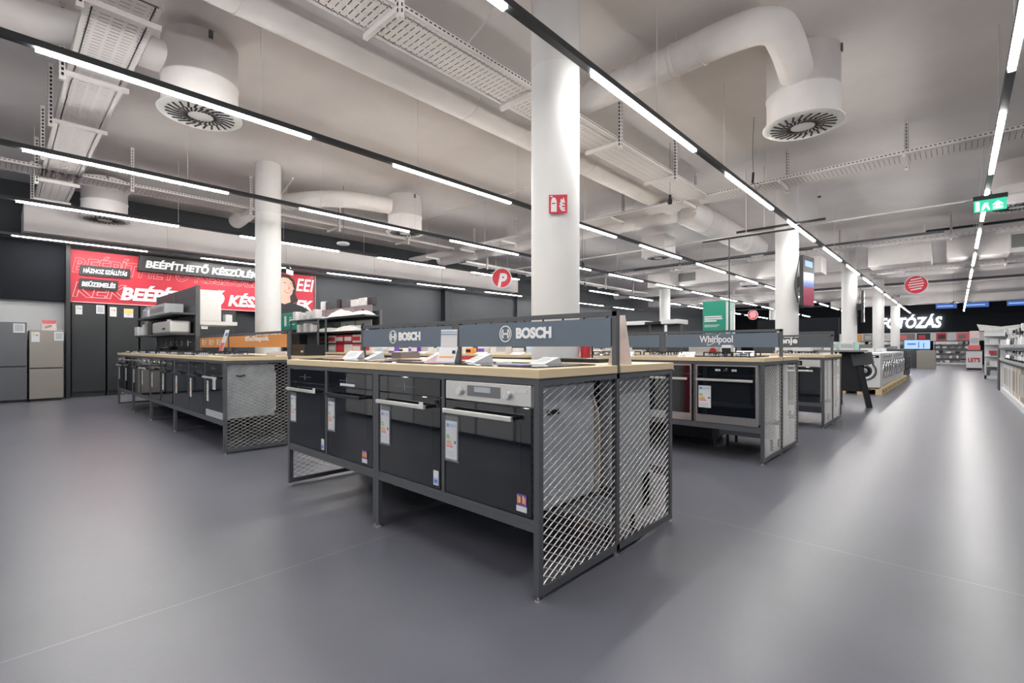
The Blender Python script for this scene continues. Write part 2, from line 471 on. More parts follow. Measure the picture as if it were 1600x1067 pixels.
rect_duct(-13.5, -6.0, 26.5, 27.3, 3.5, 3.9, 'flat rectangular duct far back across the left half of the hall')
rect_duct(-5.6, 6.0, 34.5, 35.3, 3.5, 3.9, 'flat rectangular duct close to the end wall')

# ================================================================== CABLE TRAYS
def tray(axis, a0, a1, b0, b1, z, label, step=2.0, pitch=0.06, start=0.5, simple=False, side=1):
    """perforated tray: axis 0 runs along x, axis 1 along y; b0..b1 is its width"""
    org = (a0, b0, z) if axis == 0 else (b0, a0, z)
    t = thing('cable_tray', label, 'cable tray', org)
    L = a1-a0; W = b1-b0
    def bx(mb, u0, u1, v0, v1, z0, z1, m=None):
        if axis == 0: mb.box(u0, u1, v0, v1, z0, z1, m)
        else: mb.box(v0, v1, u0, u1, z0, z1, m)
    mb = MB('tray_paint')
    for v in (0, W-0.003): bx(mb, 0, L, v, v+0.003, 0, 0.055)
    for v in (0, W-0.035): bx(mb, 0, L, v, v+0.035, 0, 0.002)
    for v in (0.048, W-0.083+0.022): bx(mb, 0, L, v, v+0.012, 0, 0.002)
    u = 0.0
    while u < L:
        bx(mb, u, min(u+pitch-0.009, L), 0.035, W-0.035, 0, 0.002)
        u += pitch
    for q in range(1, 5): bx(mb, 0, L, q*W/5-0.012, q*W/5+0.012, -0.0005, 0.002)
    u = 0.02
    while u < L:                       # dark oblong holes in the side flange
        bx(mb, u, u+0.028, -0.0015, 0.0, 0.03, 0.042, 'slot_dark'); bx(mb, u, u+0.028, W, W+0.0015, 0.03, 0.042, 'slot_dark'); u += 0.05 if not simple else 0.12
    mb.build('perforated_channel', None, t)
    cb = MB('frame_dark')  # dark sheet added above the slots, standing in for the tray's shaded inside
    bx(cb, 0.02, L-0.02, 0.03, W-0.03, 0.012, 0.03)
    cb.build('shade_backing', None, t)
    u = start
    while u < L-0.05:
        bk = MB('tray_paint')
        q = lambda v: v if side > 0 else W-v
        bx(bk, u-0.02, u+0.02, q(-0.03), q(W+0.05), -0.05, -0.002)
        bx(bk, u-0.024, u+0.024, q(W+0.008), q(W+0.055), -0.11, CEIL-z-0.001)
        k = -0.07
        while k < CEIL-z-0.05:
            bx(bk, u-0.006, u+0.006, q(W+0.055), q(W+0.057), k, k+0.03, 'slot_dark')
            bx(bk, u-0.006, u+0.006, q(W+0.0065), q(W+0.008), k, k+0.03, 'slot_dark')
            bx(bk, u-0.0255, u-0.024, q(W+0.02), q(W+0.04), k, k+0.03, 'slot_dark')
            bx(bk, u+0.024, u+0.0255, q(W+0.02), q(W+0.04), k, k+0.03, 'slot_dark')
            k += 0.05
        bk.build('support_bracket', None, t)
        u += step
    return t
tray(1, -2.0, 8.94, -3.86, -3.37, 3.88, 'wide perforated white cable tray running from the upper left towards the large column', 1.75, start=0.75)
tray(0, -14.2, -4.85, 0.48, 0.95, 3.88, 'perforated white cable tray crossing at the upper left corner', 1.5, start=1.6, side=-1)
tray(0, -12.8, 9.0, 8.95, 9.42, 3.88, 'long perforated white cable tray crossing behind the large column to the right edge', 1.62, start=0.9)
tray(0, -13.0, 9.0, 16.3, 16.7, 3.88, 'second perforated cable tray crossing further back under the ceiling', 2.4, pitch=0.09, start=0.9, simple=True)
tray(0, -2.2, 9.0, 20.6, 21.0, 3.62, 'third perforated cable tray far back at the right', 2.4, pitch=0.12, start=0.9, simple=True)
tray(1, -3.5, 8.9, -11.0, -10.5, 3.88, 'perforated cable tray passing behind the smaller column towards the soffit end', 1.9, start=1.3)
tray(1, 10, 22, -11.6, -11.25, 3.75, 'cable tray running along the left soffit in mid hall', 2.4, pitch=0.12, start=0.9, simple=True)

# thin pipes, rods, sensors, pendants
def pipe(pts, r, label, m='duct_paint', cat='pipe', name='conduit_pipe'):
    p0 = Vector(pts[0]); o = MB(m).tube([Vector(p)-p0 for p in pts], r, 8, sub=1).build(name); o.location = p0
    return lab(o, label, cat)
pipe([(-13,12.0,3.74), (9,12.0,3.74)], 0.02, 'thin pale pipe crossing below the ceiling behind the first tray')
pipe([(-13,14.8,3.75), (-0.2,14.8,3.75)], 0.03, 'dark slim rail crossing the hall before the rectangular ducts', 'frame_grey')
pipe([(-0.6,16.9,4.18), (9,16.9,4.18)], 0.035, 'black pipe above the right rectangular duct', 'black_plastic')
pipe([(-9.2,16.9,4.10), (-3.2,16.9,4.10)], 0.035, 'black pipe above the left rectangular duct', 'black_plastic')
pipe([(-13,26,3.7), (9,26,3.7)], 0.03, 'pale pipe crossing far back near the rear columns')
pipe([(-13,29,4.1), (9,29,4.1)], 0.05, 'dark pipe crossing far back near the rear columns', 'frame_grey')
pipe([(-13,38,3.9), (9,38,3.9)], 0.05, 'dark pipe just before the end wall', 'frame_grey')
pipe([(-3.1,3.3,4.45), (-3.9,3.5,4.40), (-3.9,3.7,4.0)], 0.012, 'thin wire elbow beside the top of the large column')
pipe([(-9.4,3.9,4.35), (-10.3,4.0,4.2), (-11.2,4.3,4.3)], 0.014, 'thin wire rod beside the top of the smaller column')
pipe([(-6.5,7.4,4.35), (-11.6,7.4,4.35)], 0.015, 'thin pale conduit crossing behind the middle drum')
t = thing('power_pole', 'thin black power pole hanging down beside the green advertising cube', 'power pole', (-3.14, 9.40, 1.4))
MB('black_metal').cyl((0,0,0), (0,0,1.74), 0.012, 8).build('pole', None, t)
MB('black_metal').box(-0.5, 1.1, -0.015, 0.015, 1.72, 1.75).build('cross_rail', None, t)
MB('tray_paint').cyl((0.3,0,1.75), (0.3,0,CEIL-1.4), 0.006, 6).build('hanger', None, t)
t = thing('conduit_rail', 'second short black rail beside the column that carries the screen', 'rail', (-2.9, 10.0, 3.34))
MB('black_metal').box(-0.3, 1.2, -0.015, 0.015, 0, 0.04).build('bar', None, t)
MB('tray_paint').cyl((0.2,0,0.04), (0.2,0,CEIL-3.34), 0.006, 6).build('hanger', None, t)
def pendant(loc, label):
    t = thing('pendant_socket', label, 'pendant', loc)
    MB('black_plastic').lathe([(0, 0.16), (0.022, 0.16), (0.028, 0.09), (0.034, 0.08), (0.042, 0.03), (0.03, 0.0), (0, 0)], n=16).build('socket', None, t)
    MB('black_plastic').cyl((0,0,0.15), (0,0,CEIL-loc[2]), 0.003, 5).build('cable', None, t)
pendant((-3.55, 7.75, 3.5), 'black lamp socket dangling from the wide cable tray, right of the large column')
pendant((-6.6, 9.6, 2.98), 'small black lamp socket hanging beside the lamp bar just right of the large column')
pendant((-8.3, 12.2, 2.9), 'small black hanging socket low beside the right edge of the large column')
pendant((-0.1, 30.5, 3.1), 'black hanging sensor near the blue screens of the end wall')
t = thing('access_point', 'flat white round wifi disc on a short rod, right of the smaller column', 'sensor', (-9.62, 5.05, 3.28))
MB('appliance_white').lathe([(0, 0), (0.12, 0.0), (0.135, 0.02), (0.12, 0.045), (0, 0.05)], n=24).build('disc', None, t)
MB('frame_grey').cyl((0,0,0.05), (0,0,CEIL-3.28), 0.006, 6).build('rod', None, t)
t = thing('cable_splice', 'short black tube with loose wires under the ceiling near the aisle', 'cable', (-2.25, 7.75, 3.55))
MB('black_plastic').cyl((0,0,0), (0.01,0,0.16), 0.016, 10).build('sleeve', None, t)
MB('frame_grey').tube([(0,0,0), (0.05,0,-0.08), (-0.02,0,-0.16)], 0.004, 6, sub=3).tube([(0,0,0), (0.11,0,-0.05), (0.03,0.0,-0.15)], 0.004, 6, sub=3).tube([(0.01,0,0.16), (0.0,0,0.5), (0.02,0,CEIL-3.55)], 0.004, 6, sub=3).build('wires', None, t)
# small smoke detector
for x, y, l in ((-2.3, 12.8, 'small dark sensor dot on the ceiling before the rectangular duct'), (0.12, 5.0, 'small sensor on the dark ceiling at the upper right')):
    o = MB('frame_grey').lathe([(0, -0.04), (0.03, -0.035), (0.045, 0)], n=16).build('smoke_detector'); o.location = (x, y, CEIL); lab(o, l, 'sensor')

# ================================================================== DISPLAY TABLES
TW = 1.283                    # table depth
ZT = 0.98                     # worktop height
MESHDATA = {}
def expanded_mesh(parent, y0, y1, z0, z1, name='mesh_panel', x=0.0):
    """expanded-metal panel in the plane x: flat strands turned about their own axis"""
    key = (round(y1-y0, 3), round(z1-z0, 3))
    if key not in MESHDATA:
        mb = MB('mesh_metal')
        Wd, H = y1-y0, z1-z0
        sl = 0.5; sp = 0.0355
        ph = radians(57)
        a = math.atan(sl)
        for sgn in (1, -1):
            k = -int(Wd*sl/sp) - 2
            while True:
                c = k*sp + (0 if sgn > 0 else 0)
                # line z = c + sl*y (sgn 1) or z = c + sl*(Wd-y) (sgn -1)
                ya, yb = 0.0, Wd
                za, zb = c, c + sl*Wd
                if c > H: break
                k += 1
                if zb < 0: continue
                if za < 0: ya = -za/sl; za = 0
                if zb > H: yb = (H-c)/sl; zb = H
                if yb-ya < 0.01: continue
                if sgn > 0: P, Q = Vector((0, ya, za)), Vector((0, yb, zb))
                else: P, Q = Vector((0, Wd-ya, za)), Vector((0, Wd-yb, zb))
                d = (Q-P)
                pv = Vector((0, -sin(a)*sgn, cos(a))) if sgn > 0 else Vector((0, sin(a), cos(a)))
                nrm = Vector((1,0,0))
                wv = pv*cos(ph) - nrm*sin(ph)          # width direction of the strip
                mv = pv*sin(ph) + nrm*cos(ph)
                mb.obox((P+Q)/2, d/2, wv*0.0024, mv*0.0006)
        tmp = mb.build(name)
        MESHDATA[key] = tmp.data
        o = tmp
    else:
        o = bpy.data.objects.new(name, MESHDATA[key]); C.objects.link(o)
    o.parent = parent; o.location = (x, y0, z0)
    return o

def table(name, label, loc, mods, cells, mesh_ends=(True, True), group='steel framed appliance display tables', signs=(), sign_m='sign_blue', back=True, mesh_left_low=False):
    """mods: module boundaries in local x (0, -1.27, ...), cells: cells in each module"""
    t = thing(name, label, 'display table', loc, 0, group)
    L = -mods[-1]; H = TW/2
    pw = 0.03
    # worktops
    MB('maple').box(-L-0.004, 0.006, -0.006, H-0.018, 0.94, ZT).build('worktop', None, t, bevel=0.003)
    MB('maple').box(-L-0.004, 0.006, H+0.018, TW+0.006, 0.94, ZT).build('worktop', None, t, bevel=0.003)
    fr = MB('frame_grey')
    for y in (0, TW-0.03):
        fr.box(-L+0.002, -0.002, y+0.001, y+0.029, 0.912, 0.9385)
        fr.box(-L+0.002, -0.002, y+0.0025, y+0.0275, 0.3175, 0.338); fr.box(-L+0.002, -0.002, y+0.001, y+0.029, 0.287, 0.317)
    fr.box(-L+0.002, -0.002, H-0.014, H+0.014, 0.29, 0.335); fr.box(-L+0.002, -0.002, H-0.014, H+0.014, 0.915, 0.9385)
    fr.build('rail_frame', None, t)
    class _E:
        def box(s, *q): MB('frame_grey').box(*q).build('cross_rail', None, t); return s
    ends = _E()
    for i, x in enumerate(mods):
        xs = []
        if i > 0: xs.append(x + 0.0005)
        if i < len(mods)-1: xs.append(x - pw - 0.0005)
        for x0 in xs:
            first = (i == 0 or i == len(mods)-1)
            for y in (0, TW-pw) + ((H-pw/2,) if first else ()):
                p = MB('frame_grey').box(x0, x0+pw, y, y+pw, 0.022, 0.939 if y != H-pw/2 else 1.262)
                po = p.build('post', None, t, bevel=0.0015)
                f = MB('steel').cyl((x0+pw/2, y+pw/2, 0.0), (x0+pw/2, y+pw/2, 0.008), 0.017, 12).cyl((x0+pw/2, y+pw/2, 0.006), (x0+pw/2, y+pw/2, 0.024), 0.006, 8)
                f.build('levelling_foot', None, po)
        if len(xs) and i not in (0, len(mods)-1):
            x0 = xs[0]
            ends.box(x0, x0+pw, pw, TW-pw, 0.024, 0.05)
            ends.box(x0, x0+pw, pw, TW-pw, 0.29, 0.32)
        else:
            x0 = xs[0]
            ends.box(x0, x0+pw, pw, TW-pw, 0.024, 0.056)
            ends.box(x0, x0+pw, pw, TW-pw, 0.912, 0.9385)
    # dividers between cells
    for i in range(len(mods)-1):
        n = cells[i]; wl_ = mods[i]-mods[i+1]; cw = wl_/n
        for k in range(1, n):
            x = mods[i] - k*cw
            MB('frame_grey').box(x-0.011, x+0.011, 0, 0.03, 0.338, 0.912).build('divider_post', None, t); MB('frame_grey').box(x-0.011, x+0.011, TW-0.03, TW, 0.338, 0.912).build('divider_post', None, t)
            MB('frame_dark').box(x-0.012, x+0.012, 0.55, 0.575, 0.0, 0.29).build('centre_leg', None, t)
    # inner shelf and back panel
    MB('black_metal').box(-L+0.03, -0.03, 0.031, H-0.016, 0.3385, 0.342).build('shelf_plate', None, t)
    MB('black_metal').box(-L+0.035, -0.12, H-0.012, H+0.012, 0.336, 0.914).build('centre_panel', None, t)
    if mesh_ends[0]:
        expanded_mesh(t, pw, H-pw/2, 0.056, 0.912, x=-0.012); expanded_mesh(t, H+pw/2, TW-pw, 0.056, 0.912, x=-0.012)
    if mesh_ends[1]:
        expanded_mesh(t, pw, H-pw/2, 0.056, 0.912, x=-L+0.012); expanded_mesh(t, H+pw/2, TW-pw, 0.056, 0.912, x=-L+0.012)
    # sign frame down the middle
    for (a, b, fn) in signs:
        sf = MB('frame_grey').box(a+0.0, b-0.0, H-0.015, H+0.015, 1.236, 1.262)
        for x in (a, b-0.03): sf.box(x, x+0.03, H-0.0148, H+0.0148, 0.935, 1.2365) if (abs(x+0.03) > 0.002 and abs(x+L) > 0.002) else None
        sf.build('sign_frame', None, t)
        pn = MB(sign_m).box(a+0.036, b-0.036, H-0.016, H-0.008, 1.078, 1.226)
        for k in range(9):
            xx = a+0.06+(b-a-0.12)*k/8; pn.box(xx-0.006, xx+0.006, H-0.013, H-0.009, 1.224, 1.238, 'black_metal')
        po = pn.build('sign_panel', None, t)
        MB(sign_m).box(a+0.036, b-0.036, H+0.008, H+0.016, 1.078, 1.226).build('sign_panel', None, t)
        if fn: fn(po, H-0.0165)
    return t

TX = -1.28
def bosch(xt0, xt1, xl0, xl1, z0=1.118, z1=1.198):
    def fn(p, y):
        text('lettering', 'BOSCH', 'letter_white', p, (xt0, y, z0+0.008), (1,0,0), (0,0,1), W=xt1-xt0, H=z1-z0-0.012, bold=0.055, th=0.003)
        cx, cz, r = (xl0+xl1)/2, (z0+z1)/2, (xl1-xl0)/2
        mb = MB('letter_white')
        n = 36
        def ring(r0, r1, a0=0, a1=2*pi, seg=n):
            pts = []
            for i in range(seg):
                t0 = a0+(a1-a0)*i/seg; t1 = a0+(a1-a0)*(i+1)/seg
                mb.plate([(cos(t0)*r0, sin(t0)*r0), (cos(t0)*r1, sin(t0)*r1), (cos(t1)*r1, sin(t1)*r1), (cos(t1)*r0, sin(t1)*r0)], (cx, y, cz), (1,0,0), (0,0,1), 0.003)
        ring(r*0.88, r)
        ring(r*0.60, r*0.72, -0.95, 0.95, 14); ring(r*0.60, r*0.72, pi-0.95, pi+0.95, 14)
        for s in (-1, 1): mb.box(cx+s*r*0.38-r*0.06, cx+s*r*0.38+r*0.06, y-0.003, y, cz-r*0.52, cz+r*0.52)
        mb.box(cx-r*0.38, cx+r*0.38, y-0.003, y, cz-r*0.12, cz+r*0.12)
        mb.build('emblem', None, p)
    return fn
B0 = (TX, 1.545, 0)
bt = table('display_table', 'mesh-sided display table with a wood top and two blue round-emblem signs, before the large column', B0, [0, -1.27, -2.54], [2, 2],
      signs=[(-1.27, 0, bosch(-0.70, -0.425, -0.842, -0.738)), (-2.54, -1.27, bosch(-1.96, -1.675, -2.092, -1.988))])
def whirl(p, y):
    text('lettering', 'Whirlpool', 'letter_white', p, (-0.83, y, 1.105), (1,0,0), (0,0,1), W=0.355, H=0.10, bold=0.012, th=0.003)
    mb = MB('letter_white'); pts = []
    cx, cz = -0.655, 1.165
    def el(t, k): 
        x, z = cos(t)*0.115*k, sin(t)*0.026*k
        a = radians(38); return (cx + x*cos(a)-z*sin(a), y-0.004, cz + x*sin(a)*0.85+z*cos(a))
    for i in range(26):
        t0 = 0.7+i*0.165; t1 = t0+0.165; w0 = 0.0035*sin(pi*i/26)+0.0008; w1 = 0.0035*sin(pi*(i+1)/26)+0.0008
        a, b = Vector(el(t0, 1)), Vector(el(t1, 1)); 
        mb.add([a+Vector((0,0,-w0)), b+Vector((0,0,-w1)), b+Vector((0,0,w1)), a+Vector((0,0,w0))], [(0,1,2,3)])
    mb.build('swoosh', None, p)
W0 = (TX, 4.74, 0)
wt = table('display_table', 'mesh-sided display table behind the large column, its blue sign bearing a swoosh logo', W0, [0, -1.27, -2.54], [2, 2],
      signs=[(-1.27, 0, whirl), (-2.54, -1.27, None)], sign_m='sign_blue')
def gor(p, y):
    text('lettering', 'gorenje', 'letter_white', p, (-0.86, y, 1.108), (1,0,0), (0,0,1), W=0.415, H=0.115, bold=0.03, th=0.003)
G0 = (TX, 7.44, 0)
gt = table('display_table', 'mesh-sided display table third along the aisle, with a dark sign partly hidden', G0, [0, -1.27, -2.54], [2, 2],
      signs=[(-1.27, 0, gor), (-2.54, -1.27, None)], sign_m='sign_blue_dark')
def org1(p, y):
    text('lettering', 'főzőlapok', 'print_white', p, (-1.33, y, 1.14), (1,0,0), (0,0,1), W=0.8, H=0.08, bold=0.03, th=0.002)
def org2(p, y):
    mb = MB('print_white')
    for k in range(3):
        x = -3.2+k*0.36
        mb.box(x, x+0.035, y-0.002, y, 1.115, 1.20)
        for j in range(3): mb.box(x+0.07, x+0.24-0.04*j, y-0.002, y, 1.175-j*0.03, 1.185-j*0.03)
    mb.build('printed_lines', None, p)
L0 = (-5.36, 1.545, 0)
lt = table('display_table', 'long dark display table with an orange sign and a row of nine ovens', L0, [0, -1.98, -3.37, -4.74, -6.14], [3, 2, 2, 2],
      signs=[(-1.98, 0, org1), (-3.37, -1.98, org2)], sign_m='orange')
R0 = (-4.25, 4.74, 0)
rt = table('display_table', 'long display table crowded with small boxes, behind the front mesh table', R0, [0, -1.27, -2.54, -3.81, -5.08, -7.2], [2, 2, 2, 2, 3],
      signs=[(-1.27, 0, None), (-2.54, -1.27, None)], mesh_ends=(True, False), sign_m='sign_blue_dark')
Q0 = (-3.86, 7.44, 0)
qt = table('display_table', 'farther display table with a wood top, seen in the gap right of the large column', Q0, [0, -1.27, -2.54, -3.81], [2, 2, 2],
      signs=[(-1.27, 0, None)], mesh_ends=(True, False), sign_m='sign_blue_dark')

# ================================================================== OVENS
OW, OZ0, OZ1 = 0.568, 0.343, 0.908
def energy_label(parent, x, y, z, w=0.085, h=0.19, sleeve=True, m='print_white', wide=False):
    mb = MB(m); mb.box(x, x+w, y-0.003, y, z, z+h)
    yy = y-0.004
    mb.box(x+0.008, x+w*0.3, yy, y-0.003, z+h*0.84, z+h*0.93, 'label_blue')
    mb.box(x+w*0.34, x+w-0.008, yy, y-0.003, z+h*0.84, z+h*0.93, 'pale_blue')
    cols = ['label_green', 'label_green', 'label_yellow', 'label_orange', 'label_orange', 'red_light']
    for i, c in enumerate(cols):
        zz = z+h*0.60-i*h*0.058; ww = w*(0.22+0.07*i)
        mb.box(x+0.008, x+0.008+ww, yy, y-0.003, zz, zz+h*0.042, c)
    mb.box(x+w*0.78, x+w*0.92, yy, y-0.003, z+h*0.42, z+h*0.49, 'black_plastic')
    for k in range(3): mb.box(x+w*0.1, x+w*0.8, yy, y-0.003, z+h*(0.08+0.05*k), z+h*(0.09+0.05*k), 'appliance_grey')
    o = mb.build('energy_label', None, parent)
    if sleeve: MB('plastic_clear').box(x-0.006, x+w+0.014, y-0.006, y-0.0045, z-0.01, z+h+0.028).build('clear_sleeve', None, o)
    o['label'] = 'white energy label with coloured bars'
    return o
def sticker(parent, x, y, z, kind):
    mb = MB('print_white')
    if kind == 'blue':
        mb.box(x, x+0.042, y-0.002, y, z, z+0.075); mb.box(x+0.003, x+0.039, y-0.003, y-0.002, z+0.005, z+0.04, 'pale_blue'); mb.box(x+0.008, x+0.034, y-0.0035, y-0.003, z+0.012, z+0.03, 'label_blue')
    else:
        mb.box(x, x+0.06, y-0.002, y, z, z+0.025); mb.box(x+0.004, x+0.06, y-0.0025, y, z+0.025, z+0.075, 'purple')
        for i, c in enumerate(('label_orange', 'label_yellow', 'red', 'label_yellow', 'label_orange')):
            mb.box(x+0.006+0.0105*i, x+0.014+0.0105*i, y-0.0035, y-0.0025, z+0.034+0.004*(i % 2), z+0.07-0.005*(i % 3), c)
    o = mb.build('sticker', None, parent); o['label'] = 'small coloured promotional sticker' if kind != 'blue' else 'small blue and white sticker'
def oven(label, loc, style='steel', handle='steel', rotz=0.0, extras=None, body='galvanized', tall=False):
    """origin: floor point under the front left corner, front face on y = 0"""
    t = thing('oven', label, 'oven', loc, rotz, 'built-in ovens in the display tables')
    w = OW; z0, z1 = OZ0, OZ1
    # carcass
    bd = MB(body).box(0.012, w-0.012, 0.035, 0.50, z0+0.006, z1-0.012)
    bd.box(0.03, w-0.03, 0.03, 0.44, z1-0.011, z1+0.002)
    # side pressings
    for xs in (w-0.012, 0.009):
        for y0, z in ((0.12, z1-0.14),): bd.box(xs, xs+0.003, y0, y0+0.09, z, z+0.022, 'slot_dark')
        bd.box(xs, xs+0.004, 0.06, 0.46, z1-0.08, z1-0.074); bd.box(xs, xs+0.004, 0.06, 0.46, z0+0.06, z0+0.066)
    bd.box(0.06, w-0.06, 0.50, 0.535, z0+0.05, z1-0.1)
    bo = bd.build('carcass', None, t)
    zc = z1-0.092
    if style == 'steel':
        cp = MB('steel_light').box(0, w, -0.002, 0.034, zc, z1).build('control_panel', None, t, bevel=0.002)
        MB('display_grey').box(0.165, 0.385, -0.0045, -0.0015, zc+0.024, zc+0.075).box(0.215, 0.325, -0.006, -0.004, zc+0.045, zc+0.07, 'appliance_grey').box(0.5, 0.545, -0.0045, -0.002, zc+0.06, zc+0.072, 'print_white').build('display', None, cp)
        for kx in (0.115, 0.435):
            MB('chrome').cyl((kx, -0.002, zc+0.045), (kx, -0.022, zc+0.045), 0.0185, 24).cyl((kx, -0.001, zc+0.045), (kx, -0.005, zc+0.045), 0.024, 24, m='steel').build('knob', None, cp)
    elif style == 'black':
        cp = MB('black_glass').box(0, w, -0.002, 0.034, zc, z1).build('control_panel', None, t, bevel=0.0015)
        mb = MB('display_grey')
        for k in range(-4, 5):
            if k: mb.box(w/2-0.03+k*0.022, w/2-0.026+k*0.022, -0.0032, -0.002, zc+0.038, zc+0.042, 'appliance_grey')
        mb.box(w/2-0.031, w/2-0.028, -0.0032, -0.002, zc+0.02, zc+0.06, 'appliance_grey')
        mb.build('touch_symbols', None, cp)
    elif style == 'frame':
        cp = MB('black_glass').box(0.016, w-0.016, 0.0, 0.034, zc, z1-0.014).build('control_panel', None, t)
        MB('chrome').cyl((w*0.5, 0, zc+0.04), (w*0.5, -0.018, zc+0.04), 0.016, 20).build('knob', None, cp)
        MB('appliance_grey').box(w*0.33, w*0.42, -0.001, 0.0, zc+0.03, zc+0.05).box(w*0.6, w*0.68, -0.001, 0.0, zc+0.03, zc+0.05).build('display', None, cp)
        MB('steel').box(0, 0.016, -0.004, 0.034, z0, z1).box(w-0.016, w, -0.004, 0.034, z0, z1).box(0.016, w-0.016, -0.004, 0.034, z1-0.014, z1).build('steel_frame', None, t)
    elif style == 'white':
        cp = MB('steel_light').box(0, w, -0.002, 0.034, zc, z1).build('control_panel', None, t, bevel=0.002)
        MB('black_glass').box(0.18, 0.36, -0.0045, -0.0015, zc+0.018, zc+0.08).build('display', None, cp)
        MB('chrome').cyl((0.325, -0.004, zc+0.048), (0.325, -0.024, zc+0.048), 0.02, 20).build('knob', None, cp)
    elif style == 'knobs':
        cp = MB('black_glass' if handle != 'steel2' else 'steel').box(0, w, -0.002, 0.034, zc, z1).build('control_panel', None, t, bevel=0.0015)
        MB('black_glass').box(0.2, 0.37, -0.004, -0.0015, zc+0.025, zc+0.07).build('display', None, cp)
        for kx in (0.07, 0.14, 0.43, 0.5):
            MB('chrome').cyl((kx, -0.002, zc+0.045), (kx, -0.024, zc+0.045), 0.018, 16).build('knob', None, cp)
    # door
    dz1 = zc-0.006
    m0 = 0.016 if style == 'frame' else 0.0
    dz0 = z0 + (0.075 if style == 'frame' else 0.0)
    dr = MB('black_glass').box(m0, w-m0, -0.001, 0.034, dz0, dz1).build('door', None, t, bevel=0.0015)
    MB('black_glass_window').box(0.075, w-0.06, -0.0018, -0.0010, z0+0.16, dz1-0.075).build('door_window', None, dr)
    if style == 'frame':
        MB('steel').box(0.016, w-0.016, -0.004, 0.034, z0, dz0-0.001).build('door_trim', None, dr)
    hm = {'steel': 'steel_light', 'dark': 'black_plastic', 'steel2': 'steel_light'}[handle]
    hz = dz1-0.048
    hb = MB(hm).box(0.03 if style != 'frame' else 0.02, w-0.075 if style != 'frame' else w-0.03, -0.05, -0.035, hz-0.011, hz+0.011)
    hb.box(0.045, 0.06, -0.036, 0.0, hz-0.009, hz+0.009, 'black_plastic'); hb.box(w-0.10, w-0.085, -0.036, 0.0, hz-0.009, hz+0.009, 'black_plastic')
    hb.build('handle', None, dr, bevel=0.003)
    if extras: extras(t)
    return t
def ex_bosch(lx, sx, kind, lz=0.515, wt_=None, strip=False):
    def fn(t):
        if strip: MB('print_white').box(0.17, 0.36, -0.004, -0.002, 0.822, 0.838).build('control_strip', None, t)
        energy_label(t, lx, -0.004, lz)
        if sx: sticker(t, sx, -0.002, 0.36, kind)
        if wt_: 
            o = MB('print_white').box(wt_, wt_+0.035, -0.056, -0.054, 0.755, 0.79).build('security_tag', None, t); o['label'] = 'small white tag at the handle'
    return fn
yo = 1.545+0.006
b_ovens = [
 ('oven with steel control strip and two knobs at the mesh corner of the front table', -1.896, 'steel', 'steel', ex_bosch(0.005, 0.485, 'multi')),
 ('all-black oven with a plain touch strip and silver bar handle, left of the steel-fronted one', -2.510, 'black', 'steel', ex_bosch(0.02, 0.515, 'blue', wt_=0.46)),
 ('all-black oven with a thin black handle, in the front mesh table', -3.160, 'black', 'dark', ex_bosch(0.01, 0.45, 'multi', strip=True)),
 ('all-black oven with silver handle in the outer left cell of the front mesh table', -3.780, 'black', 'steel', ex_bosch(0.02, 0.52, 'blue', wt_=0.50)),
]
for l, x, st, hd, ex in b_ovens: oven(l, (x, yo, 0), st, hd, extras=ex)
# a pale strip on the third oven
def ex_w(t):
    energy_label(t, 0.03, -0.006, 0.485, 0.12, 0.215, sleeve=False)
oven('steel-framed oven with a big energy label and a round knob, under the swoosh logo sign', (-1.904, 4.745, 0), 'frame', 'steel', extras=ex_w, body='grey_mid')
oven('steel-framed oven half hidden behind the front table corner, left of the labelled one', (-2.515, 4.745, 0), 'frame', 'steel')
oven('steel-topped oven under the dark sign of the third mesh table', (-1.895, 7.445, 0), 'white', 'steel')
oven('second steel-topped oven of the third mesh table, mostly hidden', (-2.515, 7.445, 0), 'white', 'steel')
# long left table: nine ovens
lx = [(-0.63, 'black', 'steel'), (-1.29, 'black', 'dark'), (-1.95, 'black', 'dark'), (-2.66, 'knobs', 'dark'), (-3.34, 'knobs', 'dark'), (-4.03, 'knobs', 'steel2'), (-4.71, 'knobs', 'dark'), (-5.41, 'knobs', 'dark'), (-6.09, 'knobs', 'steel2')]
desc = ['black oven with silver handle and pale bottom strip, mesh end of the long left table', 'plain black oven, second from the mesh end of the long left table', 'plain black oven, third from the mesh end of the long left table',
        'black oven with knobs, fourth from the mesh end of the long left table', 'black oven with knobs, fifth from the mesh end of the long left table', 'oven with steel knob panel, sixth from the mesh end of the long left table',
        'black oven with knobs, seventh from the mesh end of the long left table', 'black oven with knobs, eighth from the mesh end of the long left table', 'oven with steel knob panel at the far end of the long left table']
for i, (x, st, hd) in enumerate(lx):
    def ex(t, i=i):
        energy_label(t, 0.04, -0.004, 0.50, 0.06, 0.22, sleeve=False)
        if i == 0:
            o = MB('print_white').box(0.44, 0.53, -0.058, -0.056, 0.65, 0.76).box(0.455, 0.515, -0.059, -0.058, 0.67, 0.74, 'appliance_grey').build('price_card', None, t); o['label'] = 'white price card hanging from the handle'
            o = MB('appliance_grey').box(0.0, OW, -0.004, -0.001, OZ0, OZ0+0.07).build('door_trim', None, t)
    oven(desc[i], (-5.36+x+0.012, 1.551, 0), st, hd, extras=ex)
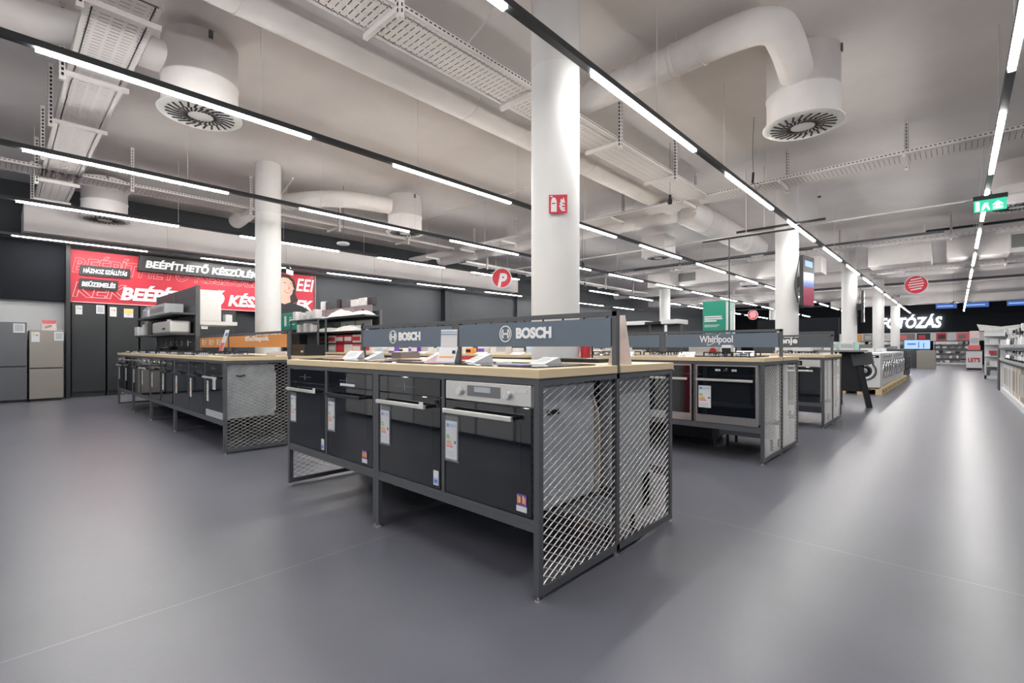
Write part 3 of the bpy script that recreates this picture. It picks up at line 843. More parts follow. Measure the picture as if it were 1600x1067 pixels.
# appliances standing with their backs to the camera side (rear half of the tables)
def rear_unit(label, loc, w, d, z0, z1, m='appliance_grey', step=True):
    t = thing('dishwasher', label, 'dishwasher', loc, 0)
    MB(m).box(0, w, 0, d, z0, z1).build('cabinet', None, t, bevel=0.004)
    if step: MB(m).box(0, w, d-0.09, d+0.045, z0, z0+0.2).build('base_skirt', None, t)
    for x in (0.06, w-0.06):
        MB('black_plastic').cyl((x, 0.08, 0), (x, 0.08, z0), 0.015, 10).build('foot', None, t)
        MB('black_plastic').cyl((x, d-0.1, 0), (x, d-0.1, z0), 0.015, 10).build('foot', None, t)
    return t

rear_unit('tall pale grey appliance back behind the right-hand mesh panel of the front mesh table', (-1.905, 2.20, 0), 0.56, 0.46, 0.13, 0.906)
rear_unit('pale appliance back behind the right-hand mesh panel of the second mesh table', (-1.905, 5.395, 0), 0.56, 0.46, 0.13, 0.906)
rear_unit('pale appliance back behind the right-hand mesh panel of the third mesh table', (-1.905, 8.095, 0), 0.56, 0.46, 0.13, 0.906)
def rear_row(X, Y, n, cell, where):
    for i in range(1, n):
        rear_unit(ORD[i] + ' dark appliance from the mesh end, in the rear side of the ' + where, (X-0.605-cell*i, Y+0.68, 0), 0.55, 0.55, 0.05, 0.906, 'black_metal', step=False)
rear_row(-1.30, 1.545, 4, 0.64, 'front mesh table')
rear_row(-1.30, 4.74, 4, 0.64, 'second mesh table')
rear_row(-1.30, 7.44, 4, 0.64, 'third mesh table')
rear_row(-5.40, 1.545, 9, 0.68, 'long left table')
rear_row(-4.90, 4.74, 10, 0.64, 'crowded second-row table')
t = thing('cardboard_strip', 'bent beige slotted cardboard strip leaning between oven and centre post behind the mesh', 'packing strip', (-1.36, 2.075, 0.33))
mb = MB('insulation')
pr = [(0.0, 0.0), (0.012, 0.15), (0.012, 0.30), (0.0, 0.42), (-0.045, 0.50)]
for (a, b), (c, d) in zip(pr, pr[1:]): mb.obox((0.0, (a+c)/2, (b+d)/2), (0.03, 0, 0), (0, (c-a)/2, (d-b)/2), (0, 0.006, -0.001))
mb.build('strip', None, t)
sl = MB('cardboard')
for k in range(9): sl.box(0.0295, 0.031, 0.003, 0.010, 0.03+k*0.045, 0.05+k*0.045)
sl.build('slots', None, t)
o = MB('galvanized').tube([(0,0,0), (0.02,0.12,0.03), (-0.02,0.25,-0.01), (0.0,0.33,-0.06)], 0.012, 8).build('hose'); o.location = (-1.40, 1.72, 0.353); lab(o, 'crumpled grey hose lying behind the mesh below the corner oven', 'hose')

# ================================================================== THINGS ON THE BOSCH WORKTOP
def hob(label, x, y, w=0.56, d=0.48, z=ZT, paper=None):
    t = thing('induction_hob', label, 'hob', (x, y, z))
    MB('black_glass').box(-w/2, w/2, -d/2, d/2, 0.0, 0.006).build('glass_plate', None, t, bevel=0.002)
    rg = MB('display_grey')
    for cx, cy, r in ((-0.14, 0.11, 0.09), (0.14, 0.11, 0.075), (-0.14, -0.1, 0.075), (0.14, -0.1, 0.09)):
        for i in range(28):
            t0, t1 = 2*pi*i/28, 2*pi*(i+1)/28
            rg.add([(cx+cos(t0)*r, cy+sin(t0)*r, 0.0064), (cx+cos(t1)*r, cy+sin(t1)*r, 0.0064), (cx+cos(t1)*(r-0.003), cy+sin(t1)*(r-0.003), 0.0064), (cx+cos(t0)*(r-0.003), cy+sin(t0)*(r-0.003), 0.0064)], [(0,1,2,3)])
    rg.build('cooking_rings', None, t)
    if paper:
        mb = MB('print_white'); mb.box(-0.1, 0.12, -0.12, 0.04, 0.0061, 0.0072); 
        mb.box(-0.09, 0.11, -0.11, -0.03, 0.0072, 0.0078, paper)
        mb.build('printed_sheet', None, t)
    return t
hob('black induction hob with a violet sheet, at the corner end of the front mesh table', -1.68, 1.86, w=0.64, paper='purple')
hob('black induction hob with red printed sheet, second from the corner on the front mesh table', -2.36, 1.86, paper='red_light')
hob('black induction hob with a red sheet, third from the corner on the front mesh table', -2.98, 1.86, paper='red_light')
hob('black induction hob at the outer left end of the front mesh table', -3.54, 1.86, w=0.5, paper='red_print')
def tent(label, x, y, a=0.0, w=0.15, h=0.07, z=ZT+0.0065, m='print_white', group='white tented cards on the front mesh table'):
    t = thing('price_card', label, 'price card', (x, y, z), a, group)
    MB(m).plate([(-0.075, 0), (0.045, 0), (0.03, h)], (-w/2, 0, 0), (0,1,0), (0,0,1), w).build('card_wedge', None, t)
    mb = MB('appliance_grey')
    for k in range(3): q = 0.28+0.2*k; mb.obox((-w*0.08, -0.075+0.105*q, h*q+0.0006), (w*0.3, 0, 0), (0, 0.105*0.03, h*0.03), (0, -0.0004, 0.0006))
    mb.build('printed_lines', None, t)
    return t
tent('white tented card beside the outer left sign post of the front mesh table', -3.62, 2.00, 0.5, 0.13, 0.06)
tent('white tented card below the left round-emblem sign', -3.26, 1.98, -0.35, 0.2, 0.055)
tent('white tented card left of the tall folded leaflet on the front mesh table', -2.44, 1.90, -0.5, 0.17, 0.055)
tent('white tented card right of the tall folded leaflet on the front mesh table', -2.04, 1.93, -0.4, 0.17, 0.05)
tent('white tented card standing alone in front of the large column', -1.60, 2.0, -0.2, 0.13, 0.035)
t = thing('folded_leaflet', 'tall folded white leaflet standing between the two blue round-emblem signs', 'leaflet', (-2.24, 1.84, ZT+0.0065), 0.35)
MB('print_white').obox((0, 0.0, 0.045), (0.062, 0, 0), (0, 0.022, 0.045), (0, 0.0008, -0.0003)).build('lower_panel', None, t)
up = MB('print_white').obox((0, 0.022, 0.14), (0.056, 0, 0), (0, 0.002, 0.055), (0, 0.0008, 0)); up.box(-0.056, 0.056, 0.0195, 0.0205, 0.165, 0.168, 'label_blue').box(-0.056, 0.056, 0.019, 0.020, 0.18, 0.182, 'label_blue'); up.build('upper_panel', None, t)
mb = MB('label_orange'); mb.obox((0, -0.009, 0.03), (0.05, 0, 0), (0, 0.002, 0.004), (0, 0.001, -0.0005)); mb.obox((0.045, 0.0, 0.06), (0.01, 0, 0), (0, 0.003, 0.008), (0, 0.001, -0.0005), 'black_plastic'); mb.build('printing', None, t)
t = thing('leaning_board', 'tall tapering pale pink board leaning behind the end sign post of the front mesh table', 'board', (-1.30, 2.33, ZT), 0)
MB('paper_pink').plate([(-0.13, 0), (0.015, 0), (-0.03, 0.27), (-0.075, 0.27)], (0.0, 0.0, 0.0), (1,0,0), (0, 0.03, 1), -0.006).build('panel', None, t)
for i, (x, y, w_, h_, c) in enumerate([(-3.55, 2.45, 0.14, 0.05, 'mauve'), (-2.85, 2.5, 0.2, 0.025, 'red'), (-1.75, 2.55, 0.35, 0.02, 'black_plastic')]):
    o = MB(c).box(-w_/2, w_/2, -0.1, 0.1, 0, h_).box(-w_/2+0.01, w_/2-0.01, -0.09, 0.09, h_, h_+0.004, 'frame_grey').build('cooktop_box'); o.location = (x, y, ZT)
    lab(o, ['small mauve box behind the left round-emblem sign post', 'flat red box behind the left round-emblem sign', 'flat black hob on the rear half of the front mesh table'][i], 'box')

# fire extinguisher on the column + sign
t = thing('fire_extinguisher', 'red fire extinguisher standing on the floor beside the large column', 'fire extinguisher', (-2.455, 3.62, 0.0)); t.scale = (0.8, 0.8, 1.17)
MB('red').lathe([(0, 0), (0.05, 0), (0.055, 0.01), (0.055, 0.95), (0.045, 1.0), (0.015, 1.03), (0, 1.03)], n=20).build('cylinder', None, t)
MB('black_plastic').cyl((0,0,1.03), (0,0,1.06), 0.014, 10).bar((0,0,1.06), (0.09,0,1.09), 0.012, 0.008).build('handle', None, t)
MB('black_plastic').tube([(0,0,1.05), (0.07,0,1.02), (0.09,0,0.9), (0.085,0,0.6)], 0.009, 8).build('hose', None, t)
# wall: fire sign: square sign bent in two faces standing off the column
t = thing('fire_extinguisher_sign', 'square red fire extinguisher sign on the large white column', 'safety sign', (-2.68, 3.50, 2.32))
a0 = math.atan2(-3.5, 2.68) + 0.02
d = Vector((cos(a0), sin(a0), 0)); r = Vector((-d.y, d.x, 0))
O = d*0.237 - r*0.08
MB('red_print').obox(d*0.232, r*0.08, Vector((0,0,0.08)), d*0.003).build('plate', None, t)
sg = MB('print_white')
O2 = d*0.2355 + Vector((0,0,-0.08))
def sp(p): return [(x-0.08, y) for x, y in p]
sg.plate(sp([(0.018,0.012),(0.068,0.012),(0.068,0.10),(0.06,0.125),(0.052,0.135),(0.035,0.135),(0.024,0.125),(0.018,0.10)]), O2, r, (0,0,1), 0.001)
sg.plate(sp([(0.026,0.08),(0.058,0.08),(0.058,0.09),(0.026,0.09)]), O2+d*0.001, r, (0,0,1), 0.001, 'red_print')
sg.plate(sp([(0.012,0.145),(0.03,0.137),(0.034,0.146),(0.014,0.152)]), O2, r, (0,0,1), 0.001)
for k, (x, y, L_) in enumerate([(0.095, 0.02, 0.045), (0.088, 0.04, 0.05), (0.092, 0.065, 0.045), (0.098, 0.09, 0.04)]):
    sg.plate(sp([(x, y+0.02), (x+0.015, y), (x+L_, y-0.004), (x+L_+0.004, y+0.008), (x+0.03, y+0.012), (x+0.012, y+0.036)]), O2, r, (0,0,1), 0.001)
sg.plate(sp([(0.115, 0.10), (0.13, 0.095), (0.137, 0.11), (0.125, 0.14), (0.122, 0.12)]), O2, r, (0,0,1), 0.001)
sg.build('pictogram', None, t)

# ================================================================== LONG LEFT TABLE: HOBS, PEGBOARD, HOOD
def gas_hob(label, x, y, steel=False, pan=False):
    t = thing('gas_hob', label, 'hob', (x, y, ZT), 0, 'gas hobs along the long left worktop')
    MB('steel' if steel else 'black_glass').box(-0.28, 0.28, -0.24, 0.24, 0, 0.012).build('hob_plate', None, t, bevel=0.003)
    for cx, cy in ((-0.14, 0.11), (0.14, 0.11), (-0.14, -0.1), (0.14, -0.1)):
        b = MB('chrome').cyl((cx, cy, 0.012), (cx, cy, 0.026), 0.045, 16).cyl((cx, cy, 0.026), (cx, cy, 0.034), 0.035, 16, m='black_plastic').build('burner', None, t)
        g = MB('black_metal')
        for k in range(4):
            a = k*pi/2+pi/4; g.bar((cx+cos(a)*0.02, cy+sin(a)*0.02, 0.045), (cx+cos(a)*0.11, cy+sin(a)*0.11, 0.045), 0.008, 0.01); g.box(cx+cos(a)*0.105-0.005, cx+cos(a)*0.105+0.005, cy+sin(a)*0.105-0.005, cy+sin(a)*0.105+0.005, 0.012, 0.042)
        g.build('pan_support', None, b)
    for k in range(4): MB('chrome').cyl((-0.12+0.08*k, -0.215, 0.012), (-0.12+0.08*k, -0.215, 0.034), 0.016, 12).build('knob', None, t)
    return t
names = ['nearest the mesh end', 'second from the mesh end', 'third from the mesh end', 'fourth from the mesh end', 'fifth from the mesh end', 'sixth from the mesh end', 'seventh from the mesh end', 'eighth from the mesh end', 'at the far end']
for i in range(9):
    st = i in (1, 4, 7)
    if i == 0: hob('flat black hob at the mesh end of the long left worktop', -5.78, 1.87, 0.6, 0.44); continue
    gas_hob(('steel' if st else 'black') + ' gas hob with pan supports, ' + names[i] + ' of the long left worktop', -5.78-0.68*i, 1.87, st)
t = thing('frying_pan', 'dark pan standing on a hob below the pegboard', 'pan', (-9.65, 1.95, ZT+0.056))
MB('black_metal').lathe([(0, 0.0), (0.11, 0), (0.14, 0.05), (0.136, 0.05), (0.107, 0.006), (0, 0.006)], n=28).build('pan_bowl', None, t)
MB('black_plastic').bar((0.13, 0, 0.045), (0.32, 0.03, 0.075), 0.024, 0.014).build('handle', None, t)
t = thing('price_board', 'slanting white card with a red block, standing in front of the orange sign', 'price card', (-7.2, 2.05, ZT), 0.25)
cd = MB('print_white').plate([(-0.10, 0.0), (-0.01, 0.0), (0.17, 0.33), (0.08, 0.33)], (0,0,0.0), (1,0,0), (0,0,1), -0.004)
cd.plate([(-0.065, 0.05), (0.005, 0.05), (0.065, 0.16), (-0.005, 0.16)], (0,-0.001,0), (1,0,0), (0,0,1), 0.002, 'red_light')
cd.plate([(0.075, 0.25), (0.12, 0.25), (0.14, 0.29), (0.097, 0.29)], (0,-0.001,0), (1,0,0), (0,0,1), 0.002, 'label_blue')
cd.build('card', None, t)
o = MB('black_plastic').box(-0.2, 0.2, -0.12, 0.12, 0, 0.13).box(0.1, 0.16, -0.122, -0.12, 0.04, 0.06, 'print_white').build('small_oven'); o.location = (-5.62, 2.5, ZT); lab(o, 'small black appliance on the worktop behind the orange sign, by its post', 'appliance')
o = MB('paper').box(-0.3, 0.3, -0.14, 0.14, 0, 0.03).box(-0.22, 0.26, -0.1, 0.1, 0.03, 0.045, 'print_white').build('leaflet_stack'); o.location = (-6.2, 2.5, ZT); lab(o, 'low stack of white leaflets behind the orange sign', 'leaflets')

def peg_unit(label, x0, x1, y, ztop, shelves, zb=ZT):
    t = thing('pegboard_shelf', label, 'shelf unit', (x1, y, zb))
    L = x1-x0; H = ztop-zb
    pb = MB('frame_dark').box(-L, 0, -0.03, 0.0, 0, H)
    for i in range(int(L/0.12)):
        for j in range(int(H/0.14)):
            pb.box(-0.08-i*0.12, -0.07-i*0.12, -0.0315, -0.03, 0.05+j*0.14, 0.075+j*0.14, 'slot_dark')
    pb.build('back_panel', None, t)
    MB('frame_grey').box(-0.03, 0.012, -0.045, 0.012, 0, H+0.01).build('upright', None, t)
    MB('frame_grey').box(-L-0.012, -L+0.03, -0.045, 0.012, 0, H+0.01).build('upright', None, t)
    MB('frame_grey').box(-L/2-0.02, -L/2+0.02, -0.045, 0.012, 0, H).build('upright', None, t)
    for z, dd in shelves:
        MB('frame_dark').box(-L, -0.01, -dd, -0.03, z-zb-0.03, z-zb).build('shelf', None, t, bevel=0.004)
    return t
peg_unit('tall dark pegboard with two shelves of kitchen goods, standing on the long left worktop', -11.45, -8.745, 2.17, 2.05, ((1.62, 0.36), (1.30, 0.36)))
def jar(loc, label, r=0.05, h=0.16, m='plastic_clear', group='glass jars on the upper pegboard shelf'):
    t = thing('storage_jar', label, 'jar', loc, 0, group)
    MB(m).lathe([(0, 0), (r, 0), (r*1.05, h*0.1), (r*1.05, h*0.8), (r*0.8, h*0.92), (r*0.8, h)], n=16).build('jar_body', None, t)
    MB('appliance_grey').cyl((0,0,h), (0,0,h+0.02), r*0.85, 16).build('lid', None, t)
    return t
for i in range(5): jar((-11.32+0.17*i, 1.93, 1.62), ORD[i] + ' clear jar from the outer end of the upper pegboard shelf', 0.055+0.005*(i % 2), 0.15+0.02*(i % 3), 'plastic_clear' if i != 3 else 'appliance_white')
def crate(name, label, loc, w, d, h, m, cat='box', lidm=None, group=None, rot=0):
    t = thing(name, label, cat, loc, rot, group)
    MB(m).box(-w/2, w/2, -d/2, d/2, 0, h).build('body', None, t, bevel=min(0.006, h*0.1))
    if lidm: MB(lidm).box(-w/2*0.9, w/2*0.9, -d/2-0.002, -d/2+0.001, h*0.25, h*0.75).build('front_print', None, t)
    return t
crate('metal_box', 'long brushed grey box on the upper pegboard shelf', (-9.85, 1.96, 1.62), 1.1, 0.26, 0.17, 'appliance_grey', lidm='steel')
crate('range_hood_box', 'flat grey tray under the long box on the upper pegboard shelf', (-10.2, 1.86, 1.583), 0.7, 0.1, 0.006, 'steel')
t = thing('extractor_unit', 'silver built-in extractor with rounded corners on the lower pegboard shelf', 'extractor', (-9.45, 1.96, 1.30))
MB('steel_light').box(-0.68, 0.55, -0.14, 0.14, 0.0, 0.20).build('housing', None, t, bevel=0.03)
MB('black_plastic').box(0.05, 0.25, -0.1425, -0.139, 0.06, 0.09).build('switch_panel', None, t)
MB('chrome').cyl((-0.1, 0, 0.2), (-0.1, 0, 0.24), 0.05, 16).build('air_outlet', None, t)
crate('black_hood', 'black square hood part on the lower pegboard shelf beside the silver extractor', (-10.35, 1.96, 1.30), 0.34, 0.28, 0.22, 'black_plastic')
crate('white_box', 'small white carton at the outer end of the lower pegboard shelf', (-11.28, 1.90, 1.30), 0.3, 0.24, 0.16, 'appliance_white')
crate('white_box', 'second small white carton on the lower pegboard shelf', (-10.98, 1.95, 1.30), 0.2, 0.22, 0.20, 'print_white')
crate('silver_box', 'silver grey upright box between white carton and black hood on the lower pegboard shelf', (-10.7, 1.95, 1.30), 0.26, 0.24, 0.25, 'steel')
for i in range(7):
    o = MB('steel').tube([(0,0,0), (0,-0.05,-0.01), (0,-0.06,0.02)], 0.006, 6, sub=3).bar((0,-0.06,0.02), (0,-0.06,-0.07), 0.012, 0.008).build('utensil_hook'); o.location = (-11.1+0.36*i, 2.125, 1.17)
    lab(o, ORD[i] + ' metal hook from the outer end, low on the pegboard', 'hook', 'metal hooks on the pegboard')
t = thing('range_hood', 'tall stainless chimney hood fixed behind the end of the pegboard', 'range hood', (-8.78, 2.17, 1.44))
MB('steel_light').box(-0.30, 0, 0.0, 0.32, 0.061, 0.56).build('chimney', None, t, bevel=0.003)
MB('steel_light').box(-0.60, 0, 0.0, 0.56, 0.0, 0.06).build('canopy', None, t, bevel=0.003)
MB('black_plastic').box(-0.32, -0.28, 0.561, 0.568, 0.02, 0.04).build('switch', None, t)
crate('white_carton', 'small white carton standing on the lip of the chimney hood', (-8.9, 2.62, 1.501), 0.14, 0.1, 0.12, 'print_white')

# ================================================================== SECOND ROW, LEFT: BOXES, MICROWAVE, DRAWERED SHELF
peg_unit('dark shelf unit with drawer fronts and white wrapped goods, beyond the long left table', -11.4, -8.62, 5.36, 1.84, ((1.74, 0.36), (1.42, 0.40), (1.70-1.0+0.30, 0.02)))
def drawer_front(x, z, m, i, where):
    t = thing('drawer_front_sample', ORD[i] + ' ' + {'mauve':'mauve','grey_mid':'grey','frame_dark':'dark grey'}[m] + ' sample drawer front from the left, ' + where, 'drawer front', (x, 5.20, z), 0, 'sample drawer fronts on the shelf unit')
    MB(m).box(-0.31, 0.31, -0.02, 0.0, 0, 0.19).build('front', None, t, bevel=0.003)
    MB('black_plastic').cyl((0, -0.02, 0.1), (0, -0.04, 0.1), 0.022, 12).build('knob', None, t)
for i in range(4): drawer_front(-11.0+0.66*i, 1.76, 'mauve', i, 'upper row of the shelf unit')
for i in range(4): drawer_front(-11.0+0.66*i, 1.46, 'frame_dark' if i < 2 else 'grey_mid', i, 'lower row of the shelf unit')
for i, (x, w_, h_, c) in enumerate([(-10.9, 0.14, 0.2, 'print_white'), (-10.62, 0.2, 0.18, 'frame_dark'), (-10.1, 0.16, 0.2, 'black_plastic'), (-9.85, 0.22, 0.18, 'frame_grey'), (-9.45, 0.24, 0.15, 'paper'), (-9.1, 0.28, 0.16, 'bag_white'), (-8.8, 0.18, 0.16, 'black_plastic')]):
    crate('small_box', ORD[i] + ' small box from the left on top of the drawered shelf unit', (x, 5.25, 1.955), w_, 0.12, h_, c, group='small boxes on top of the shelf unit')
def wrapped(loc, label, w, d, h, seed):
    rnd = random.Random(seed)
    mb = MB('bag_white'); nx, ny = 9, 6; vs = []
    for j in range(ny):
        for i in range(nx):
            u, v = i/(nx-1), j/(ny-1)
            e = (sin(pi*u)*sin(pi*v))**0.35
            vs.append((-w/2+w*u, -d/2+d*v, max(0, h*e*(0.75+0.35*rnd.random()))))
    fs = [(j*nx+i, j*nx+i+1, (j+1)*nx+i+1, (j+1)*nx+i) for j in range(ny-1) for i in range(nx-1)]
    mb.add(vs, fs, smooth=False)
    mb.add([(-w/2, -d/2, 0), (w/2, -d/2, 0), (w/2, d/2, 0), (-w/2, d/2, 0)], [(3,2,1,0)])
    o = mb.build('wrapped_sink'); o.location = loc; return lab(o, label, 'wrapped goods')
wrapped((-9.75, 5.10, 1.743), 'crumpled white wrapped item in the middle of the upper shelf of the drawered unit', 0.8, 0.3, 0.16, 1)
wrapped((-9.0, 5.10, 1.743), 'flat white wrapped item at the right of the upper shelf of the drawered unit', 0.7, 0.3, 0.10, 2)
wrapped((-10.9, 5.08, 1.743), 'low white wrapped item at the left of the upper shelf of the drawered unit', 0.9, 0.3, 0.05, 3)
wrapped((-10.4, 5.08, 1.423), 'long low white wrapped item on the lower shelf of the drawered unit', 1.3, 0.36, 0.10, 4)
wrapped((-9.3, 5.08, 1.423), 'larger white wrapped item on the lower shelf of the drawered unit', 1.0, 0.36, 0.13, 5)
t = thing('microwave_tower', 'black built-in microwave in a grey stand, beside the green sign', 'microwave', (-10.45, 4.84, ZT), 0)
MB('frame_dark').box(-0.45, 0.0, 0, 0.62, 0, 0.45).build('stand', None, t)
MB('black_glass').box(0.0, 0.02, 0.03, 0.59, 0.15, 0.42).build('microwave_front', None, t, bevel=0.003)
MB('frame_grey').box(0.0, 0.012, 0.02, 0.6, 0.02, 0.13).build('vent_panel', None, t)
MB('black_metal').box(0.012, 0.014, 0.08, 0.54, 0.06, 0.09).build('vent_slot', None, t)
MB('print_white').box(0.02, 0.023, 0.46, 0.56, 0.30, 0.40).build('price_card', None, t)
t = thing('green_sign', 'green advertising sign with white lines just right of the smaller column', 'sign', (-11.35, 4.8, 1.5))
MB('green').box(-0.9, 0.0, 0, 0.03, 0.02, 0.42).build('board', None, t)
MB('print_white').box(-0.42, -0.12, -0.003, 0, 0.20, 0.26).box(-0.42, -0.3, -0.003, 0, 0.29, 0.31).box(-0.42, -0.12, -0.003, 0, 0.12, 0.14).box(-0.72, -0.6, -0.003, 0, 0.1, 0.34).build('printing', None, t)
MB('black_metal').box(-0.9, 0.1, 0.031, 0.25, -0.52, 0.0).build('stand', None, t)
for i in range(7):
    crate('clear_box', ORD[i] + ' pale packaged item from the left beside the green sign', (-11.15+0.17*i, 4.72+0.02*(i % 2), 1.70-0.28*(i % 2)), 0.15, 0.14, 0.20-0.02*(i % 3), ['paper', 'bag_white', 'print_white'][i % 3], group='pale packages right of the green sign')
o = MB('frame_grey').box(-11.3, -9.9, 4.62, 4.82, 1.40, 1.418).box(-11.3, -9.9, 4.62, 4.82, 1.682, 1.698).box(-11.3, -11.27, 4.62, 4.65, ZT, 1.698).box(-9.93, -9.9, 4.62, 4.65, ZT, 1.698).box(-11.3, -11.27, 4.79, 4.82, ZT, 1.698).box(-9.93, -9.9, 4.79, 4.82, ZT, 1.698).build('wire_shelf'); lab(o, 'small two-level shelf holding pale packages beside the green sign', 'shelf')
# shelves with red boxes under the drawered unit, seen above the worktops
random.seed(11)
cols = ['appliance_grey', 'print_white', 'red_print', 'red', 'paper', 'grey_mid', 'red_light']
for r_, z in enumerate((ZT+0.0, ZT+0.20)):
    for i in range(6):
        c = cols[(i*2+r_*3) % 7] if r_ == 0 else ['print_white', 'red_print', 'red', 'print_white', 'red_print', 'paper'][i]
        crate('carton', ORD[i] + (' carton from the left in the lower row' if r_ == 0 else ' carton from the left in the upper row') + ' below the drawered unit', (-10.2+0.36*i, 5.18, z), 0.33, 0.2, 0.17, c, lidm=['print_white', 'red', 'paper'][(i+r_) % 3], group='red and white cartons below the drawered unit')
o = MB('frame_dark').box(-10.42, -8.1, 5.06, 5.3, ZT+0.18, ZT+0.198).build('carton_shelf'); lab(o, 'thin dark shelf between the two rows of red and white cartons', 'shelf')
# small boxes seen below the BOSCH sign
cc = ['print_white', 'print_white', 'paper', 'purple', 'print_white', 'paper', 'purple', 'print_white', 'bag_white', 'paper', 'label_blue', 'print_white', 'label_orange', 'print_white', 'paper', 'paper', 'print_white', 'paper']
fc = ['paper', 'pale_blue', 'print_white', 'print_white', 'black_plastic', 'purple', 'print_white', 'appliance_grey']
for i, c in enumerate(cc):
    crate('small_carton', ORD[i] + ' small carton from the left under the round-emblem signs, on the counter behind', (-8.35+0.235*i, 5.02+0.05*((i*7) % 3), ZT), 0.12+0.03*(i % 4), 0.12, 0.09+0.02*((i*5) % 4), c, lidm=fc[i % 8], group='small cartons on the second-row counter')
for i in range(6):
    tent(ORD[i] + ' white card from the left lying on the second-row counter behind the front mesh table', -8.0+0.72*i, 4.86, 0.3, 0.18, 0.03, ZT, group='white cards on the second-row counter')
# wire frame stand with small cards above the BOSCH sign
t = thing('wire_display', 'thin metal frame with white and green cards rising behind the left round-emblem sign', 'display stand', (-9.0, 7.9, ZT))
fm = MB('frame_grey')
for x in (0, 1.7, 3.4): fm.box(x, x+0.03, 0, 0.03, 0, 0.66).box(x, x+0.03, 0.4, 0.43, 0, 0.66)
fm.box(0, 3.43, 0, 0.03, 0.64, 0.66).box(0, 3.43, 0.4, 0.43, 0.64, 0.66).box(0, 0.03, 0, 0.43, 0.64, 0.66).box(3.4, 3.43, 0, 0.43, 0.64, 0.66).build('frame', None, t)
MB('frame_dark').box(0, 3.43, 0, 0.43, 0.32, 0.34).build('shelf', None, t)
for i, (x, w_, c) in enumerate([(0.25, 0.3, 'print_white'), (0.62, 0.34, 'paper'), (1.05, 0.34, 'green'), (1.42, 0.2, 'print_white'), (2.6, 0.2, 'print_white'), (3.0, 0.35, 'paper')]):
    o = MB(c).box(-w_/2, w_/2, -0.01, 0.01, 0, 0.24 if i < 4 else 0.13).build('display_card'); o.location = (-9.0+x, 8.1, ZT+0.34); lab(o, ORD[i] + ' upright card from the left in the thin metal frame', 'card', 'cards in the metal frame')
crate('white_case', 'wide flat white case on the counter behind the left round-emblem sign', (-9.7, 7.8, ZT+0.35), 1.1, 0.4, 0.14, 'appliance_white')
crate('case_stand', 'dark stand carrying the wide flat white case', (-9.7, 7.8, ZT-0.98), 1.2, 0.4, 1.33, 'frame_dark')
# things on Whirlpool / third mesh tables and beyond
for i in range(3):
    gas_hob(ORD[i] + ' gas hob from the mesh end on the second mesh table', -1.66-0.66*i, 5.05, i == 1)['group'] = 'gas hobs on the second mesh table'
tent('white tented card at the mesh end of the second mesh table', -1.52, 5.0, 0.2, 0.16, 0.05, ZT+0.012, group='white cards on the second mesh table')
tent('white tented card in the middle of the second mesh table', -2.05, 4.88, 0.2, 0.16, 0.05, ZT, group='white cards on the second mesh table')
tent('white tented card at the column end of the second mesh table', -2.75, 4.88, 0.2, 0.16, 0.05, ZT, group='white cards on the second mesh table')
crate('small_white_block', 'small white block on the second mesh table near the sign post', (-1.78, 5.28, ZT), 0.10, 0.08, 0.12, 'print_white', lidm='black_plastic')
rw = crate('red_white_box', 'white box with red disc behind the swoosh logo sign', (-2.12, 5.62, ZT), 0.36, 0.2, 0.10, 'print_white')
MB('red').cyl((0.1,-0.101,0.05), (0.1,-0.106,0.05), 0.04, 20).build('red_disc', None, rw)
gas_hob('steel gas hob on the third mesh table', -1.66, 7.75, True)['group'] = 'hobs on the third mesh table'
crate('white_card_box', 'flat white box on the third mesh table', (-1.55, 7.55, ZT+0.046), 0.22, 0.14, 0.05, 'print_white')
for i in range(7):
    crate('rear_carton', ORD[i] + ' pale item from the left on the third-row counter beside the large column', (-5.75+0.27*i, 7.75, ZT), 0.2, 0.16, 0.06+0.03*(i % 3), ['appliance_grey', 'print_white', 'steel', 'paper'][i % 4], group='items on the third-row counter')
for i, (x, w_, h_, c) in enumerate([(-6.3, 1.0, 0.10, 'print_white'), (-5.6, 0.42, 0.07, 'black_plastic'), (-5.15, 0.44, 0.11, 'appliance_white')]):
    t = thing('display_hood', ['wide flat white hood displayed above the swoosh logo sign, left one', 'flat black hood displayed above the swoosh logo sign', 'flat white hood displayed above the swoosh logo sign, right one'][i], 'range hood', (x, 11.5, 0), 0, 'flat hoods above the swoosh logo sign')
    MB(c).box(-w_/2, w_/2, -0.3, 0.3, 1.66, 1.66+h_).build('hood_body', None, t, bevel=0.01)
    MB('frame_dark').box(-w_/2+0.05, w_/2-0.05, -0.05, 0.05, 0, 1.66).build('stand', None, t)

# ================================================================== LEFT WALL: CABINETS, BANNER, FRIDGES
PX = -13.95
def sheet(parent, x, y, z, w, h, m='print_white', kind=None):
    mb = MB(m).box(x, x+0.004, y, y+w, z, z+h)
    if kind == 'qr': mb.box(x+0.004, x+0.006, y+0.02, y+w-0.02, z+0.03, z+h-0.02, 'appliance_grey')
    elif kind == 'energy':
        for i, c in enumerate(('label_green', 'label_yellow', 'label_orange')): mb.box(x+0.004, x+0.006, y+0.02, y+0.05+0.02*i, z+h*0.78-i*h*0.08, z+h*0.83-i*h*0.08, c)
        mb.box(x+0.004, x+0.006, y+w*0.6, y+w*0.8, z+h*0.62, z+h*0.72, 'black_plastic')
    elif kind == 'photo':
        mb.box(x+0.004, x+0.006, y+0.01, y+w-0.01, z+h*0.45, z+h-0.01, 'label_yellow').box(x+0.004, x+0.007, y+0.05, y+w-0.06, z+h*0.2, z+h*0.6, 'paper_pink')
    o = mb.build('info_sheet', None, parent); o['label'] = 'white information sheet'
    return o
